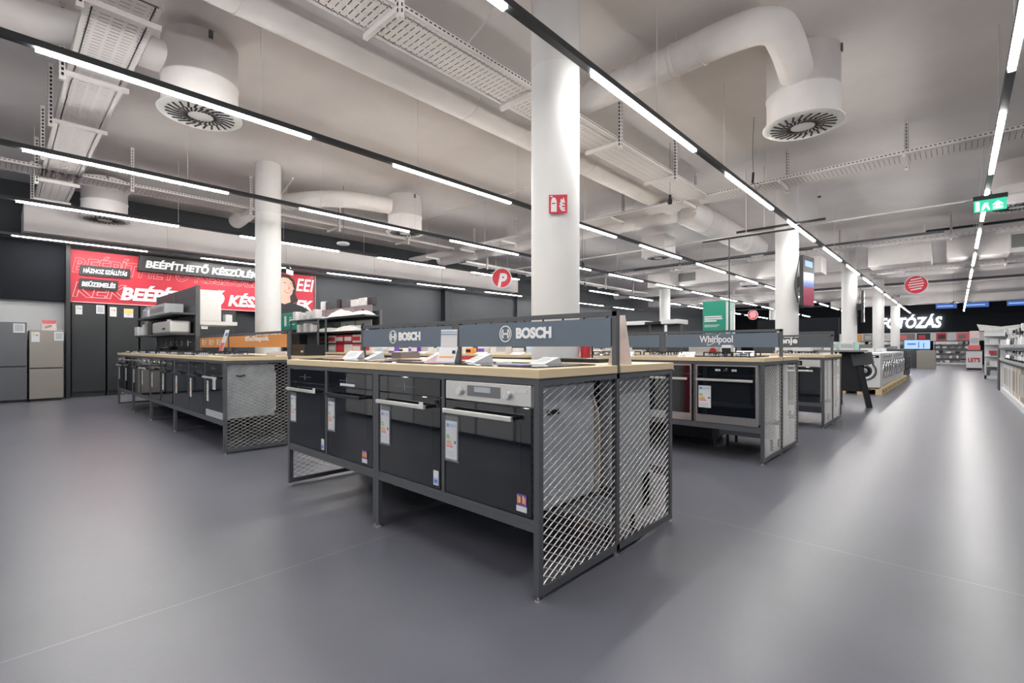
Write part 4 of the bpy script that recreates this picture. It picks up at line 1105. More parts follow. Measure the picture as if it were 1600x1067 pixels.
cab = [(1.10, 1.66, [(0.06, 1.80, 0.11, 0.19, 'energy'), (0.40, 1.83, 0.14, 0.19, 'qr')], 'tall dark fridge-freezer cabinet, the first right of the beige fridge'),
       (1.69, 2.25, [(0.04, 1.78, 0.12, 0.21, 'energy'), (0.29, 1.77, 0.17, 0.20, 'photo')], 'second tall dark cabinet right of the beige fridge, with a yellow photo sheet'),
       (2.28, 2.84, [], 'third tall dark cabinet, mostly behind the pegboard shelf'), (2.87, 3.43, [], 'fourth tall dark cabinet, behind the chimney hood'),
       (3.46, 4.30, [(0.05, 1.55, 0.14, 0.2, 'qr')], 'fifth dark cabinet, between the chimney hood and the smaller column')]
for y0, y1, sh, l in cab:
    t = thing('tall_cabinet', l, 'cabinet', (PX, y0, 0), 0, 'tall dark cabinets under the red banner')
    MB('cabinet_dark').box(-0.3, -0.02, 0, y1-y0, 0.10, 2.04).box(-0.3, -0.06, 0.0, y1-y0, 0, 0.10, 'black_metal').build('carcass', None, t)
    MB('cabinet_dark').box(-0.02, 0.0, 0.004, y1-y0-0.004, 0.12, 2.03).build('door', None, t, bevel=0.002)
    for a, z, w_, h_, k in sh: sheet(t, 0.001, a, z, w_, h_, kind=k)
t = thing('dark_post', 'black upright frame between the beige fridge and the cabinets', 'post', (PX-0.2, 1.0, 0))
MB('black_metal').box(0, 0.35, 0, 0.07, 0, 3.25).build('post_body', None, t)
# dark header panel and pale recess over the fridges
struct('wall_recess_lining', MB('appliance_white').box(-14.28, -14.2, -2.2, 1.0, 0.0, 2.07))
struct('wall_header_panel', MB('black_wall').box(-14.25, -13.9, -2.2, 1.0, 2.07, 3.28))
def fridge(label, y0, y1, h, zs, m, sheets, xf=-13.5):
    t = thing('fridge', label, 'fridge', (xf, y0, 0))
    w_ = y1-y0
    MB('grey_mid').box(-0.62, -0.05, 0, w_, 0.04, h).box(-0.6, -0.08, 0.02, w_-0.02, 0, 0.04, 'black_plastic').build('body', None, t)
    for a, b in ((0.05, zs-0.012), (zs+0.012, h)):
        MB(m).box(-0.048, 0.0, 0.002, w_-0.002, a, b).build('door', None, t, bevel=0.004)
    MB('black_plastic').box(-0.05, -0.02, 0.01, w_-0.01, zs-0.013, zs+0.013).build('grip_recess', None, t)
    for a, z, ww, hh, k in sheets: sheet(t, 0.001, a, z, ww, hh, kind=k)
    return t
fridge('tall grey fridge-freezer at the left edge with a square sheet on its door', -0.15, 0.41, 1.575, 0.70, 'fridge_grey', [(0.37, 1.37, 0.16, 0.18, 'qr')])
fridge('smaller beige-steel fridge-freezer beside the black upright', 0.44, 0.94, 1.425, 0.66, 'fridge_beige', [(0.03, 1.19, 0.12, 0.2, 'energy'), (0.36, 1.22, 0.14, 0.18, 'qr')])
fridge('tall grey fridge-freezer outside the left edge of the view', -0.75, -0.18, 1.6, 0.70, 'fridge_grey', [])
t = thing('display_carton', 'small white and red cardboard display on top of the beige fridge', 'box', (-13.6, 0.62, 1.425))
MB('paper_pink').box(-0.1, 0.0, 0.0, 0.22, 0, 0.14).plate([(0.02, 0.14), (0.2, 0.14), (0.22, 0.21), (0.0, 0.21)], (0,0,0), (0,1,0), (0,0,1), 0.003, 'red_light').build('carton_body', None, t)
MB('fridge_beige').obox((0.004, 0.1, 0.08), (0.002, 0, 0), (0, 0.05, 0.02), (0, -0.008, 0.02)).build('printed_picture', None, t)

# ---- red banner
t = thing('red_banner', 'wide red banner with white lettering and a smiling woman above the dark cabinets', 'banner', (PX-0.02, 1.08, 0))
BY0, BY1, BZ0, BZ1 = 0.0, 5.34, 2.06, 3.20
MB('red_print').box(-0.05, 0.0, BY0, BY1, BZ0+0.02, BZ1).box(-0.05, 0.012, BY0, BY1, BZ0, BZ0+0.02, 'outline_pink').box(-0.05, 0.03, BY0-0.03, BY0, BZ0, BZ1, 'grey_mid').box(-0.05, 0.03, BY1, BY1+0.03, BZ0, BZ1, 'grey_mid').build('panel', None, t)
yd, zd = (0,1,0), (0,0,1)
def Yb(y): return y-1.08
text('outlined_lettering', 'BEÉPÍTHETŐ KÉSZÜLÉKEK', 'outline_pink', t, (0.006, 0.02, 2.70), yd, zd, W=4.55, H=0.44, bold=0.02, shear=0.2, outline=0.012)
text('outlined_lettering', 'KÉK', 'outline_pink', t, (0.006, 0.02, 2.17), yd, zd, W=0.95, H=0.42, bold=0.02, shear=0.2, outline=0.018)
text('white_lettering', 'BEÉPÍTHETŐ KÉSZÜLÉKEK', 'letter_white', t, (0.008, 0.84, 2.16), yd, zd, W=4.45, H=0.40, bold=0.045, shear=0.22, th=0.006)
text('white_lettering', 'EEI', 'letter_white', t, (0.008, 4.80, 2.72), yd, zd, W=0.52, H=0.36, bold=0.015, shear=0.22, th=0.006)
def badge(y0, y1, z0, z1, s, tilt=0.0, x=0.012, tw=0.86, sk=0.03):
    b = MB('black_plastic').plate([(y0, z0), (y1-sk, z0), (y1-0.005, z0+0.02), (y1, z1-0.02), (y1-0.02, z1), (y0+sk, z1), (y0+0.01, z1-0.02), (y0-0.005, z0+0.02)], (x, 0, 0), yd, zd, 0.02).build('badge', None, t)
    w_ = y1-y0; h_ = z1-z0
    text('badge_lettering', s, 'letter_white', b, (x+0.021, y0+w_*(1-tw)/2, z0+h_*0.24), yd, zd, W=w_*tw, H=h_*0.56, bold=0.04, shear=0.15, th=0.004)
badge(0.14, 1.02, 2.66, 2.88, 'HÁZHOZ SZÁLLÍTÁS')
badge(0.13, 0.80, 2.36, 2.59, 'BEÜZEMELÉS')
# woman on the banner: printed flat shapes
wm = thing  # keep helper names short
pm = MB('hair'); cy_, cz_ = 4.57, 2.82
def blob(pts, m, lift): pm.plate([(cy_+a*1.2, cz_+b*(1.2 if b > -0.3 else 1.0) - (0.06 if b <= -0.3 else 0)) for a, b in pts], (0.017+lift, 0, 0), yd, zd, 0.002, m)
def ell(cx, cz, rx, rz, n=20, a0=0, a1=2*pi): return [(cx+cos(a0+(a1-a0)*i/n)*rx, cz+sin(a0+(a1-a0)*i/n)*rz) for i in range(n)]
blob([(-0.42,-0.70),(-0.44,-0.4),(-0.40,0.0),(-0.34,0.20),(-0.18,0.29),(0.02,0.27),(0.14,0.16),(0.19,0.0),(0.17,-0.16),(0.24,-0.34),(0.10,-0.42),(-0.05,-0.70)], 'hair', 0.0)
blob([(-0.72,-0.80),(-0.66,-0.52),(-0.40,-0.42),(-0.20,-0.38),(0.10,-0.40),(0.34,-0.48),(0.52,-0.60),(0.62,-0.80)], 'shirt', 0.001)
blob([(-0.22,-0.40),(-0.21,-0.18),(0.04,-0.20),(0.06,-0.38),(-0.08,-0.45)], 'skin', 0.0025)
blob([(-0.27,0.02),(-0.24,0.14),(-0.12,0.21),(0.0,0.20),(0.09,0.12),(0.12,0.0),(0.145,-0.05),(0.11,-0.08),(0.10,-0.16),(0.04,-0.235),(-0.05,-0.26),(-0.17,-0.19),(-0.25,-0.08)], 'skin', 0.004)
blob(ell(-0.09, 0.035, 0.035, 0.012, 12), 'print_white', 0.006); blob(ell(-0.085, 0.035, 0.012, 0.012, 10), 'hair', 0.0075)
blob(ell(0.065, 0.035, 0.026, 0.011, 12), 'print_white', 0.006); blob(ell(0.07, 0.035, 0.010, 0.011, 10), 'hair', 0.0075)
blob([(-0.14,0.075),(-0.09,0.095),(-0.04,0.085),(-0.04,0.075),(-0.09,0.082)], 'hair', 0.006); blob([(0.03,0.083),(0.07,0.095),(0.10,0.08),(0.07,0.083)], 'hair', 0.006)
blob([(0.005,0.03),(0.035,-0.045),(0.03,-0.062),(-0.005,-0.06),(0.012,-0.045)], 'lips', 0.006)
blob([(-0.09,-0.10),(-0.02,-0.095),(0.07,-0.10),(0.04,-0.145),(-0.02,-0.158),(-0.07,-0.14)], 'lips', 0.006); blob([(-0.07,-0.107),(0.055,-0.107),(0.03,-0.132),(-0.04,-0.135)], 'print_white', 0.0075)
po = pm.build('printed_woman', None, t); po['label'] = 'printed smiling woman with dark hair and black top'
# black sign box in front of the banner
t = thing('black_sign', 'long black sign with white italic lettering mounted over the top of the red banner', 'sign', (PX-0.019, 2.22, 2.86))
MB('black_plastic').plate([(0, 0), (2.95, 0), (2.95, 0.36), (0.04, 0.36)], (0,0,0), yd, zd, 0.12).build('sign_panel', None, t)
text('lettering', 'BEÉPÍTHETŐ KÉSZÜLÉKEK', 'letter_white', t, (0.122, 0.14, 0.08), yd, zd, W=2.72, H=0.23, bold=0.04, shear=0.15, th=0.012)

# ================================================================== HANGING SIGNS, SCREENS
def round_sign(loc, rot, r, label, kind):
    t = thing('round_sign', label, 'hanging sign', loc, rot, None)
    MB('print_white').cyl((0,-0.01,0), (0,0.01,0), r, 40, smooth=False).build('disc', None, t)
    d = MB('red_print').cyl((0,-0.014,0), (0,-0.010,0), r*0.93, 40, smooth=False).build('red_face', None, t)
    if kind == 'p':
        text('symbol', 'P', 'print_white', t, (-r*0.40, -0.016, -r*0.86), (1,0,0), (0,0,1), W=r*0.95, H=r*1.35, bold=0.05, shear=0.22, th=0.003)
    else:
        mb = MB('print_white')
        for k in range(5):
            z = r*0.56-k*r*0.27; ww = r*(0.45 if k in (0, 4) else 0.66)*(0.9 if k % 2 else 1)
            mb.plate([(-ww, z-0.025), (ww, z+0.02), (ww, z+0.055), (-ww, z+0.01)], (0,-0.014,0), (1,0,0), (0,0,1), 0.002, 'print_white' if k % 2 == 0 else 'paper_pink')
        mb.build('slanting_lines', None, t)
    for x in (-r*0.6, r*0.6): MB('tray_paint').cyl((x, 0, r*0.75), (x, 0, CEIL-loc[2]), 0.0025, 5).build('suspension_wire', None, t)
round_sign((-9.55, 9.85, 3.07), radians(43), 0.285, 'round red hanging sign with a white letter P beside the large column', 'p')
round_sign((-0.95, 20.1, 3.10), 0, 0.30, 'round red hanging sign with slanting white lines above the open aisle', 's')
round_sign((-8.7, 30.0, 3.0), radians(20), 0.28, 'round red hanging sign with slanting lines beside the green cube', 's')
t = thing('exit_sign', 'green and white emergency exit sign hanging under the light track over the aisle', 'exit sign', (0.36, 9.86, 3.24))
MB('black_metal').box(-0.18, 0.18, -0.03, 0.03, 0.0, 0.06).box(-0.02, 0.02, -0.02, 0.02, 0.06, 0.11).build('housing', None, t)
MB('exit_green').box(-0.17, 0.17, -0.005, 0.005, -0.17, 0.0).build('pictogram_plate', None, t)
ex = MB('exit_white')
ex.plate([(0.03,-0.15),(0.13,-0.15),(0.13,-0.11),(0.03,-0.11)], (0,-0.006,0), (1,0,0), (0,0,1), 0.002)
ex.plate([(0.02,-0.09),(0.08,-0.03),(0.14,-0.09),(0.10,-0.09),(0.10,-0.12),(0.06,-0.12),(0.06,-0.09)], (0,-0.006,0), (1,0,0), (0,0,1), 0.002)
ex.plate([(-0.15,-0.155),(-0.11,-0.155),(-0.11,-0.02),(-0.15,-0.02)], (0,-0.006,0), (1,0,0), (0,0,1), 0.002)
ex.plate([(-0.09,-0.15),(-0.07,-0.15),(-0.04,-0.10),(-0.02,-0.15),(0.0,-0.15),(-0.02,-0.08),(-0.02,-0.045),(-0.06,-0.045),(-0.08,-0.09)], (0,-0.006,0), (1,0,0), (0,0,1), 0.002)
ex.build('pictogram', None, t)
t = thing('exit_sign', 'small lit sign hanging in front of the woman on the red banner', 'exit sign', (-13.1, 5.35, 3.04), radians(-50))
MB('black_metal').box(-0.18, 0.18, -0.02, 0.02, 0.12, 0.16).build('housing', None, t)
MB('exit_white').box(-0.17, 0.17, -0.005, 0.005, 0.0, 0.12).box(-0.06, 0.08, -0.008, -0.005, 0.02, 0.10, 'exit_green').build('pictogram_plate', None, t)
MB('tray_paint').cyl((0,0,0.16), (0,0,0.26), 0.004, 6).build('rod', None, t)
t = thing('green_cube', 'tall green advertising cube with white text lines, above the swoosh logo sign', 'advertising cube', (-5.05, 14.2, 1.42))
MB('green').box(-0.32, 0.32, -0.32, 0.32, 0.0, 0.98).build('cube_body', None, t)
MB('green_pale').box(0.321, 0.325, -0.31, 0.31, 0.02, 0.96).build('side_print', None, t)
MB('print_white').box(0.325, 0.328, -0.31, -0.16, 0.02, 0.96).box(0.325, 0.328, 0.05, 0.2, 0.1, 0.7).build('side_panel', None, t)
mb = MB('print_white')
for z, w_ in ((0.52, 0.48), (0.46, 0.50), (0.40, 0.34), (0.29, 0.42), (0.25, 0.36), (0.04, 0.2)): mb.box(-0.27, -0.27+w_, -0.326, -0.32, z, z+(0.04 if z > 0.35 else 0.018))
mb.build('printed_lines', None, t)
t2 = MB('frame_dark').box(-0.3, 0.3, -0.3, 0.3, 0, 1.42).build('cube_plinth'); t2.location = (-5.05, 14.2, 0); lab(t2, 'dark plinth carrying the green advertising cube', 'plinth')
def screen(loc, label, tilt=0.0):
    t = thing('advertising_screen', label, 'screen', loc, tilt)
    MB('black_plastic').box(0.0, 0.07, -0.30, 0.30, -0.52, 0.52).build('housing', None, t, bevel=0.005)
    MB('black_plastic').box(0.0702, 0.072, -0.275, 0.275, 0.18, 0.50).box(0.0702, 0.072, -0.275, 0.275, -0.12, 0.18, 'screen_blue').build('picture', None, t)
    MB('screen_red').box(0.0702, 0.072, -0.275, 0.275, -0.50, -0.12).build('picture', None, t)
    MB('screen_light').box(0.072, 0.073, -0.2, 0.2, 0.3, 0.42).build('picture_text', None, t)
    MB('black_metal').box(-0.12, 0.0, -0.1, 0.1, -0.1, 0.1).build('wall_bracket', None, t)
    MB('black_plastic').tube([(-0.05,-0.22,-0.45), (-0.1,-0.26,-0.1), (-0.05,-0.24,0.3), (-0.02,-0.2,0.6)], 0.008, 6, sub=4).build('cable', None, t)
screen((-2.33, 11.55, 2.46), 'upright screen with blue and red picture mounted on the second aisle column', radians(-8))
screen((-2.33, 19.75, 2.46), 'upright screen seen edge-on, mounted on the third aisle column', radians(4))

# ================================================================== TALL DESK, STOOL, WASHING MACHINES
t = thing('high_desk', 'tall black standing desk with thin legs beyond the third mesh table', 'desk', (-1.62, 10.35, 0))
MB('grey_mid').box(-0.75, 0.42, -0.05, 0.62, 1.0, 1.03).build('desk_top', None, t, bevel=0.003)
MB('black_metal').box(0.02, 0.40, 0.3, 0.33, 0.28, 1.0).build('modesty_panel', None, t)
for x, y in ((0.0, 0.0), (0.0, 0.55), (-0.72, 0.0), (-0.72, 0.55)): MB('black_metal').box(x, x+0.035, y, y+0.035, 0, 1.0).build('leg', None, t)
MB('black_metal').box(-0.7, 0.03, 0.0, 0.03, 0.10, 0.13).box(0.0, 0.03, 0.03, 0.55, 0.10, 0.13).build('stretcher', None, t)
t = thing('folding_stand', 'black slanting folded stand leaning at the end of the tall desk', 'stand', (-1.26, 10.5, 0))
for dy in (0.0, 0.09):
    MB('black_metal').bar((-0.06, dy, 0.97), (0.12, dy+0.08, 0.0), 0.05, 0.075).build('leg', None, t)
MB('frame_dark').obox((0.02, 0.12, 0.87), (0.14, 0.0, 0.02), (0, 0.15, 0), (-0.02, 0, 0.11)).build('head_box', None, t, bevel=0.01)
for i, (x, y, h_, c) in enumerate([(-1.95, 10.6, 0.24, 'appliance_grey'), (-1.7, 10.5, 0.15, 'print_white'), (-1.45, 10.5, 0.15, 'print_white')]):
    crate('brochure_holder', ['grey brochure holder at the far end of the tall desk', 'white brochure block on the tall desk, left one', 'white brochure block on the tall desk, right one'][i], (x, y, 1.03), 0.2, 0.16, h_, c, lidm='appliance_grey')

def washer(label, loc, rot, m='appliance_white', group='washing machines on the pallets along the aisle', big=False):
    """front face on local -y, origin floor centre"""
    t = thing('washing_machine', label, 'washing machine', loc, rot, group)
    w_ = 0.57
    MB(m).box(-w_/2, w_/2, -0.27, 0.27, 0.02, 0.81).build('body', None, t, bevel=0.006)
    MB('black_plastic').box(-w_/2+0.02, w_/2-0.02, -0.25, 0.25, 0, 0.02).build('feet', None, t)
    cp = MB(m).box(-w_/2+0.004, w_/2-0.004, -0.276, -0.27, 0.69, 0.80).build('control_panel', None, t)
    MB('black_glass').box(0.02, w_/2-0.02, -0.279, -0.276, 0.70, 0.76).box(0.08, 0.2, -0.280, -0.279, 0.72, 0.74, 'print_white').build('display', None, cp)
    MB('chrome').cyl((-0.02, -0.276, 0.745), (-0.02, -0.30, 0.745), 0.028, 18).build('dial', None, cp)
    dr = MB('chrome' if m == 'appliance_white' else 'black_plastic').lathe([(0.20, 0.0), (0.205, 0.02), (0.195, 0.035), (0.18, 0.04)], c=(0, -0.27, 0.40), n=36, axis=(0,-1,0)).lathe([(0.18, 0.04), (0.15, 0.036), (0.14, 0.03)], c=(0, -0.27, 0.40), n=36, axis=(0,-1,0), m='appliance_white' if m == 'appliance_white' else 'frame_dark').build('door_ring', None, t)
    MB('black_glass').lathe([(0.145, 0.03), (0.12, 0.04), (0.06, 0.035), (0, 0.03)], c=(0, -0.27, 0.40), n=36, axis=(0,-1,0)).build('porthole_glass', None, dr)
    MB('black_plastic').lathe([(0.225, 0.004), (0.21, 0.012), (0.2, 0.0)], c=(0, -0.27, 0.40), n=36, axis=(0,-1,0)).build('door_seal', None, t)
    MB('porthole_grey').lathe([(0.06, 0.041), (0.04, 0.05), (0, 0.05)], c=(0, -0.27, 0.40), n=24, axis=(0,-1,0)).build('drum_hub', None, dr)
    return t
def pallet(label, loc, rot=0):
    t = thing('pallet', label, 'pallet', loc, rot, 'wooden pallets under the washing machines')
    for i in range(7):
        MB('pallet_wood').box(-0.6, 0.6, -0.4+i*0.117, -0.4+i*0.117+0.095, 0.122, 0.142).build('deck_board', None, t)
    mb = MB('pallet_wood')
    for y in (-0.4, -0.06, 0.28): mb.box(-0.6, 0.6, y, y+0.12, 0, 0.02); mb.box(-0.6, 0.6, y, y+0.12, 0.10, 0.1215)
    for x in (-0.6, -0.07, 0.46):
        for y in (-0.4, -0.06, 0.28): mb.box(x, x+0.14, y, y+0.12, 0.0205, 0.0995)
    mb.build('blocks', None, t)
    return t
pp = pallet('wooden pallet nearest the tall desk, under the first washing machine', (-1.63, 14.2, 0), pi/2)
for i in range(1, 6):
    dup(pp, (-1.63, 14.2+1.24*i, 0), pi/2, ORD[i] + ' wooden pallet from the tall desk under the washing machines')
pq = pallet('wooden pallet behind the nearest pallet corner, inner side', (-2.5, 14.2, 0), pi/2)
w0 = washer('white washing machine facing the camera on the nearest pallet, with a big round door', (-1.55, 13.90, 0.142), 0)
dup(w0, (-2.16, 13.90, 0.142), 0, 'white washing machine beside the nearest one, hidden behind the folded stand')
w1 = dup(w0, (-1.56, 14.50, 0.142), pi/2, 'second white washing machine of the pallet row, the first one facing the aisle')
for i in range(2, 11):
    dup(w0, (-1.56, 14.50+0.605*(i-1)+0.14*(i//5), 0.142), pi/2, ORD[i] + ' white washing machine of the pallet row, facing the aisle')
for i in range(3):
    t = washer(ORD[i] + ' dark grey washing machine beyond the white ones, stacked two high height', (-1.62, 22.3+1.0*i, 0.0), pi/2, m='frame_dark', group='dark machines past the pallets')
    t.scale = (1.35, 1.0, 1.28); t['label'] = ORD[i] + ' tall dark grey machine beyond the white washing machines'
for i in range(4):
    c = crate('machine_topper', ORD[i] + ' small pale item from the near end on top of the washing machine row', (-1.75, 14.6+1.4*i, 0.953), 0.3, 0.3, 0.06+0.05*(i % 2), 'appliance_white', group='small items on top of the washing machines')
crate('ad_screen_box', 'pale turquoise screen standing behind the nearest washing machine', (-2.2, 15.2, 0.953), 0.7, 0.06, 0.28, 'green_pale')
crate('beige_cabinet', 'beige box-shaped counter at the far end of the washing machines', (-1.15, 32.9, 0), 0.75, 0.6, 0.95, 'fridge_beige')
t = thing('television', 'large television with a bright blue picture above the beige counter', 'television', (-1.55, 33.6, 0.99))
MB('black_plastic').box(-0.55, 0.55, -0.02, 0.03, 0.0, 0.52).build('casing', None, t)
MB('screen_light').box(-0.53, 0.53, -0.024, -0.02, 0.03, 0.50).build('picture', None, t)
MB('screen_blue').box(0.05, 0.09, -0.027, -0.024, 0.08, 0.4).box(0.25, 0.29, -0.027, -0.024, 0.08, 0.35).box(-0.4, -0.05, -0.027, -0.024, 0.25, 0.33).build('picture_detail', None, t)
MB('black_plastic').box(-0.1, 0.1, -0.1, 0.1, -0.04, 0.0).build('foot', None, t)
MB('frame_dark').box(-0.55, 0.55, -0.15, 0.15, -0.99, -0.04).build('stand', None, t)
for i in range(5):
    crate('grey_counter', ORD[i] + ' grey counter block from the left behind the washing machines', (-6.2+0.9*i, 30.5, 0), 0.85, 0.5, 1.15+0.1*(i % 2), 'grey_mid', group='grey counter blocks behind the washing machines')

# ================================================================== END WALL
t = thing('lit_wall_sign', 'glowing white FOTÓZÁS lettering on the black end wall', 'sign', (0, WY-0.02, 0))
text('letters', 'FOTÓZÁS', 'sign_glow', t, (-4.02, -0.05, 2.46), (1,0,0), (0,0,1), W=3.3, H=0.92, bold=0.015, shear=0.2, th=0.04)
for i, (x0, x1) in enumerate([(-1.05, 0.05), (0.3, 1.55), (2.3, 3.35), (4.35, 5.2)]):
    t = thing('blue_screen', ORD[i] + ' blue screen from the left high on the black end wall', 'screen', (0, WY-0.3, 0), 0, 'blue screens at the top of the end wall')
    MB('black_plastic').box(x0, x1, 0, 0.05, 3.68, 4.05).build('casing', None, t)
    MB('screen_blue').box(x0+0.03, x1-0.03, -0.004, 0, 3.72, 4.02).build('picture', None, t)
    MB('screen_light').box(x0+0.1, x1-0.2, -0.007, -0.004, 3.84, 3.9).build('picture_text', None, t)
    MB('black_metal').box((x0+x1)/2-0.02, (x0+x1)/2+0.02, 0.01, 0.03, 4.05, CEIL).build('hanger', None, t)
pc = ['red_light', 'print_white', 'paper_pink', 'label_orange', 'red_print', 'print_white', 'mauve', 'appliance_grey', 'fridge_beige', 'red_light', 'paper', 'black_plastic']
for i in range(16):
    o = MB(pc[(i*5) % 12]).box(0, 0.9 - 0.2*(i % 3), 0, 0.02, 1.58, 2.08).box(0.1, 0.45, -0.004, 0, 1.68, 1.95, pc[(i*7+3) % 12]).build('wall_poster'); o.location = (-9.0+1.0*i, WY-0.30, 0)
    lab(o, ORD[i] + ' poster from the left in the bright strip of the end wall', 'poster', 'posters along the end wall')
def shelf_unit(name, label, loc, rot, L, D, H, levels, m='appliance_white', group=None, end=True):
    """open gondola: front faces local -y, runs local +x"""
    t = thing(name, label, 'shelf', loc, rot, group)
    MB(m).box(0, L, D-0.03, D, 0, H).build('back_panel', None, t)
    MB(m).box(0, L, 0, D-0.03, 0, 0.10).build('plinth', None, t)
    for z in levels: MB(m).box(0, L, 0.0, D-0.03, z-0.03, z).box(0, L, -0.012, 0, z-0.045, z+0.005, 'frame_grey').build('shelf_board', None, t)
    MB(m).box(-0.03, 0, 0, D, 0, H).build('side_panel', None, t); MB(m).box(L, L+0.03, 0, D, 0, H).build('side_panel', None, t)
    return t
random.seed(3)
n = 0
for (x0, L) in ((-8.5, 3.6), (-4.6, 3.2), (-1.1, 2.1), (1.6, 3.2)):
    n += 1
    shelf_unit('wall_shelf', ORD[n-1] + ' white wall shelf from the left at the end of the hall', (x0, 42.6, 0), 0, L, 0.45, 1.5, (0.40, 0.72, 1.04, 1.30), group='white shelves at the end wall')
    k = 0
    for z in (0.1, 0.40, 0.72, 1.04, 1.30):
        x = x0+0.08
        while x < x0+L-0.2:
            w_ = random.choice((0.12, 0.16, 0.22)); h_ = random.choice((0.12, 0.16, 0.19))
            k += 1
            o = MB(random.choice(['paper', 'grey_mid', 'appliance_grey', 'mauve', 'black_plastic', 'print_white', 'fridge_beige'])).box(0, w_, 0, 0.2, 0, h_).build('camera_box'); o.location = (x, 42.68, z)
            lab(o, 'small packaged camera item on the %s end-wall shelf from the left' % ORD[n-1], 'box', 'small items on the %s end-wall shelf' % ORD[n-1])
            x += w_+random.choice((0.05, 0.12, 0.2))
t = thing('promotion_island', "white island counter with red lettering at the end of the aisle", 'counter', (0.35, 32.2, 0))
MB('appliance_white').box(0, 0.56, 0, 0.7, 0.1, 0.92).box(0.02, 0.54, 0.02, 0.68, 0, 0.1, 'black_plastic').box(-0.03, 0.59, -0.03, 0.73, 0.92, 0.97, 'frame_dark').build('counter_body', None, t)
text('lettering', "LET'S", 'red_print', t, (0.07, -0.002, 0.38), (1,0,0), (0,0,1), W=0.42, H=0.22, bold=0.05, th=0.004)
MB('red_light').box(0.06, 0.5, 0.2, 0.5, 0.97, 1.20).box(0.12, 0.46, 0.19, 0.195, 1.2, 1.9, 'paper_pink').box(0.16, 0.42, 0.18, 0.19, 1.3, 1.55, 'appliance_grey').build('poster_stand', None, t)

# ================================================================== RIGHT-HAND GONDOLA
t = thing('white_rack', 'white display rack with curved top and red card, past the right-hand shelf', 'rack', (0.72, 23.2, 0))
MB('appliance_white').box(0, 0.75, 0.4, 0.44, 0, 1.72).box(0, 0.75, 0, 0.44, 0, 0.12).box(0, 0.04, 0, 0.44, 0, 0.6).build('back_panel', None, t)
for z in (0.45, 0.8, 1.2, 1.5): MB('appliance_white').box(0, 0.75, 0.02, 0.4, z-0.03, z).build('shelf_board', None, t)
MB('bag_white').plate([(-0.12, 1.66), (0.9, 1.72), (0.98, 1.88), (0.4, 1.80), (-0.2, 1.90)], (0, 0.2, 0), (1,0,0), (0,0,1), 0.02).build('topper', None, t)
MB('red_print').box(0.1, 0.25, 0.0, 0.01, 0.86, 0.98).build('card', None, t)
MB('frame_dark').box(0.38, 0.62, 0.0, 0.01, 0.86, 0.98).build('card', None, t)
for i in range(7):
    crate('rack_item', ORD[i] + ' small item of the white rack counted from the bottom', (0.95+0.25*(i % 2), 23.35, [0.12, 0.12, 0.45, 0.45, 0.8, 1.2, 1.2][i]), 0.2, 0.2, 0.18, ['appliance_grey', 'frame_dark', 'paper', 'appliance_grey', 'grey_mid', 'black_plastic', 'paper'][i], group='items on the white rack')
GX = 0.80
gd = shelf_unit('gondola_shelf', 'long white shop shelf along the right edge with slanted price holders', (GX, 17.0, 0), -pi/2, 10.0, 0.5, 1.28, (0.80, 1.10))
MB('frame_dark').box(10.03, 10.05, 0.0, 0.5, 0.1, 1.28).build('end_panel', None, gd)
hb_ = None
for r_, z in enumerate((0.78, 1.09)):
    for i in range(40):
        if hb_ is None:
            hb_ = MB('print_white').plate([(-0.06, -0.07), (0.05, -0.07), (0.10, 0.045), (-0.01, 0.045)], (0, 0.0, 0), (1, 0, 0), (0, -0.25, 1), 0.004, 'print_white').box(-0.118, 0.118, 0.0, 0.004, -0.06, 0.035, 'black_plastic').build('price_holder')
            o = hb_
        else:
            o = hb_.copy(); C.objects.link(o)
        o.parent = gd; o.location = (0.2+0.24*i, -0.017, z)
random.seed(5)
gc = ['appliance_white', 'appliance_white', 'paper', 'cardboard', 'fridge_beige', 'mauve', 'appliance_grey', 'cardboard', 'pallet_wood', 'appliance_white', 'frame_grey']
for i in range(44):
    y = 16.85-0.215*i
    c = gc[(i*i+3) % 11] if i > 12 else ['appliance_white', 'appliance_white', 'paper', 'appliance_white', 'appliance_grey'][i % 5]
    o = MB(c).box(0, 0.34, -0.075, 0.075, 0, 0.60).box(-0.003, 0, -0.05, 0.05, 0.1, 0.5, gc[(i*3+1) % 11]).build('upright_carton', bevel=0.004); o.location = (GX+0.05, y, 0.10)
    lab(o, ORD[i] + ' upright carton from the far end on the bottom tier of the right-hand shelf', 'box', 'upright cartons on the bottom tier')
def kettle(loc, label, m, h, r, g):
    t = thing('steam_appliance', label, 'appliance', loc, 0, g)
    MB(m).lathe([(0, 0), (r, 0), (r, h*0.15), (r*0.8, h*0.7), (r*0.45, h*0.92), (0, h)], n=14).build('body', None, t)
    MB('black_plastic' if m != 'black_plastic' else 'appliance_grey').tube([(0, r*0.6, h*0.2), (0, r*1.35, h*0.4), (0, r*1.2, h*0.8), (0, r*0.3, h*0.95)], 0.012, 8, sub=3).build('handle', None, t)
    return t
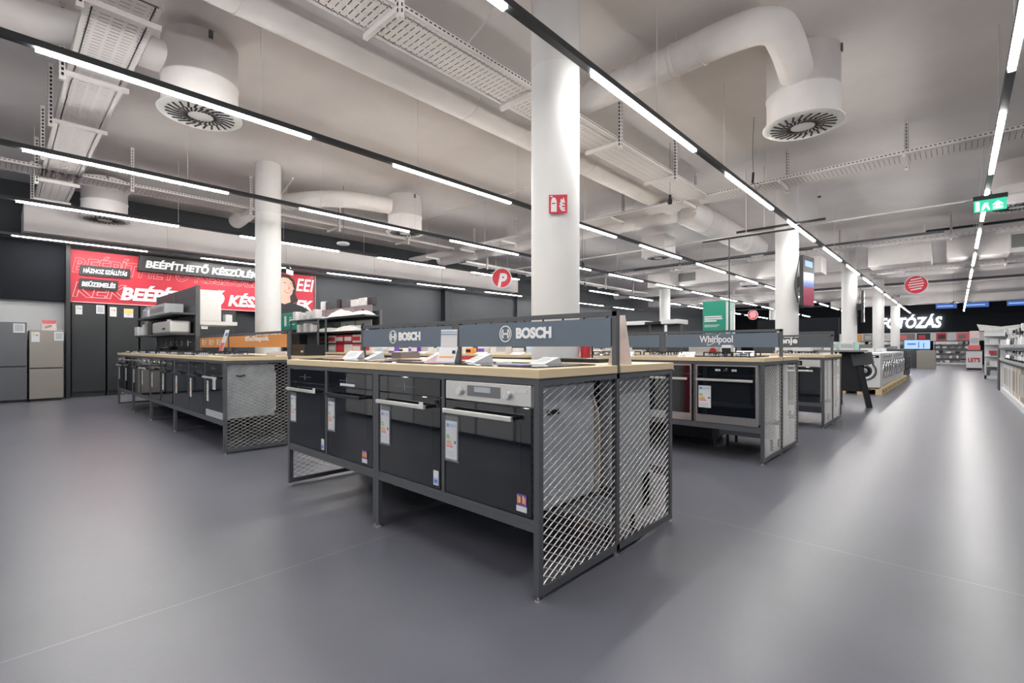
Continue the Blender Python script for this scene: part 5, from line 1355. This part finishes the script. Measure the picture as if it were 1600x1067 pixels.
def goods(i, y, z, tier, g):
    lbl = ORD[i] + ' product from the far end on the %s tier of the right-hand shelf' % tier
    k = (i*i*3+i) % 5
    m = ['appliance_white', 'appliance_grey', 'black_plastic', 'steel', 'appliance_white', 'frame_dark'][(i*7+3) % 6]
    h = 0.17+0.03*(i % 3) if tier == 'middle' else 0.27+0.07*((i*5) % 3)
    if k in (0, 3): kettle((GX+0.16, y, z), lbl, m, h, 0.075, g)
    elif k == 1: crate('boxed_appliance', lbl, (GX+0.18, y, z), 0.24, 0.15, h, m, group=g, cat='appliance')
    else:
        t = thing('coffee_machine', lbl, 'appliance', (GX+0.05, y, z), 0, g)
        MB(m).box(0.12, 0.26, -0.07, 0.07, 0, h).box(0, 0.12, -0.07, 0.07, h*0.68, h).build('body', None, t, bevel=0.006)
        MB('black_plastic').box(0, 0.12, -0.06, 0.06, 0, 0.03).build('drip_tray', None, t)
        MB('chrome').cyl((0.06, 0, h*0.52), (0.06, 0, h*0.68), 0.02, 12).build('spout', None, t)
for i in range(42): goods(i, 16.85-0.23*i, 0.80, 'middle', 'products on the middle tier')
for i in range(42): goods(i, 16.80-0.23*i, 1.10, 'top', 'products on the top tier')
crate('lit_topper', 'bright white topper above the right-hand shelf at the picture edge', (1.15, 11.2, 1.50), 0.3, 0.8, 0.14, 'appliance_white')
crate('endcap_stand', 'narrow dark end shelf at the far end of the right-hand shelf', (1.0, 17.4, 0), 0.45, 0.5, 1.05, 'frame_dark')
for z in (0.3, 0.6, 0.85):
    crate('endcap_box', {0.3: 'low', 0.6: 'middle', 0.85: 'high'}[z] + ' small box facing the aisle on the narrow dark end shelf', (1.0, 17.13, z), 0.3, 0.04, 0.12, ['print_white', 'green_pale', 'paper'][int(z*10) % 3])
# mid-hall furniture seen between columns
random.seed(9)
for i in range(7):
    crate('low_counter', ORD[i] + ' low pale counter from the left in the middle of the hall', (-12.0+1.5*i, 14.5+1.7*(i % 3), 0), 1.2, 0.6, 1.0+0.06*(i % 3), ['grey_mid', 'appliance_grey', 'frame_dark'][i % 3], group='counters in the middle of the hall')
crate('dark_display_wall', 'black display wall behind the sign of the third mesh table with a faint poster', (-5.6, 26.0, 0), 3.4, 0.2, 2.45, 'black_wall', lidm='frame_dark')

# fridges standing opposite the front mesh table, seen only as pale shapes mirrored in the oven doors
def store_fridge(label, x, y, h, m):
    t = thing('fridge', label, 'fridge', (x, y, 0), 0, 'fridges facing the front mesh table')
    MB('grey_mid').box(0, 0.58, -0.6, -0.05, 0.04, h).box(0.02, 0.56, -0.58, -0.08, 0, 0.04, 'black_plastic').build('body', None, t)
    for a, b in ((0.05, 0.70), (0.72, h)): MB(m).box(0.002, 0.578, -0.048, 0.0, a, b).build('door', None, t, bevel=0.004)
    return t
for i in range(8):
    store_fridge(ORD[i] + ' pale fridge from the camera in the row mirrored in the front table oven doors', -2.9-0.62*i, -0.75, 1.62+0.1*(i % 2), ['mirror_white', 'appliance_white', 'mirror_white'][i % 3])
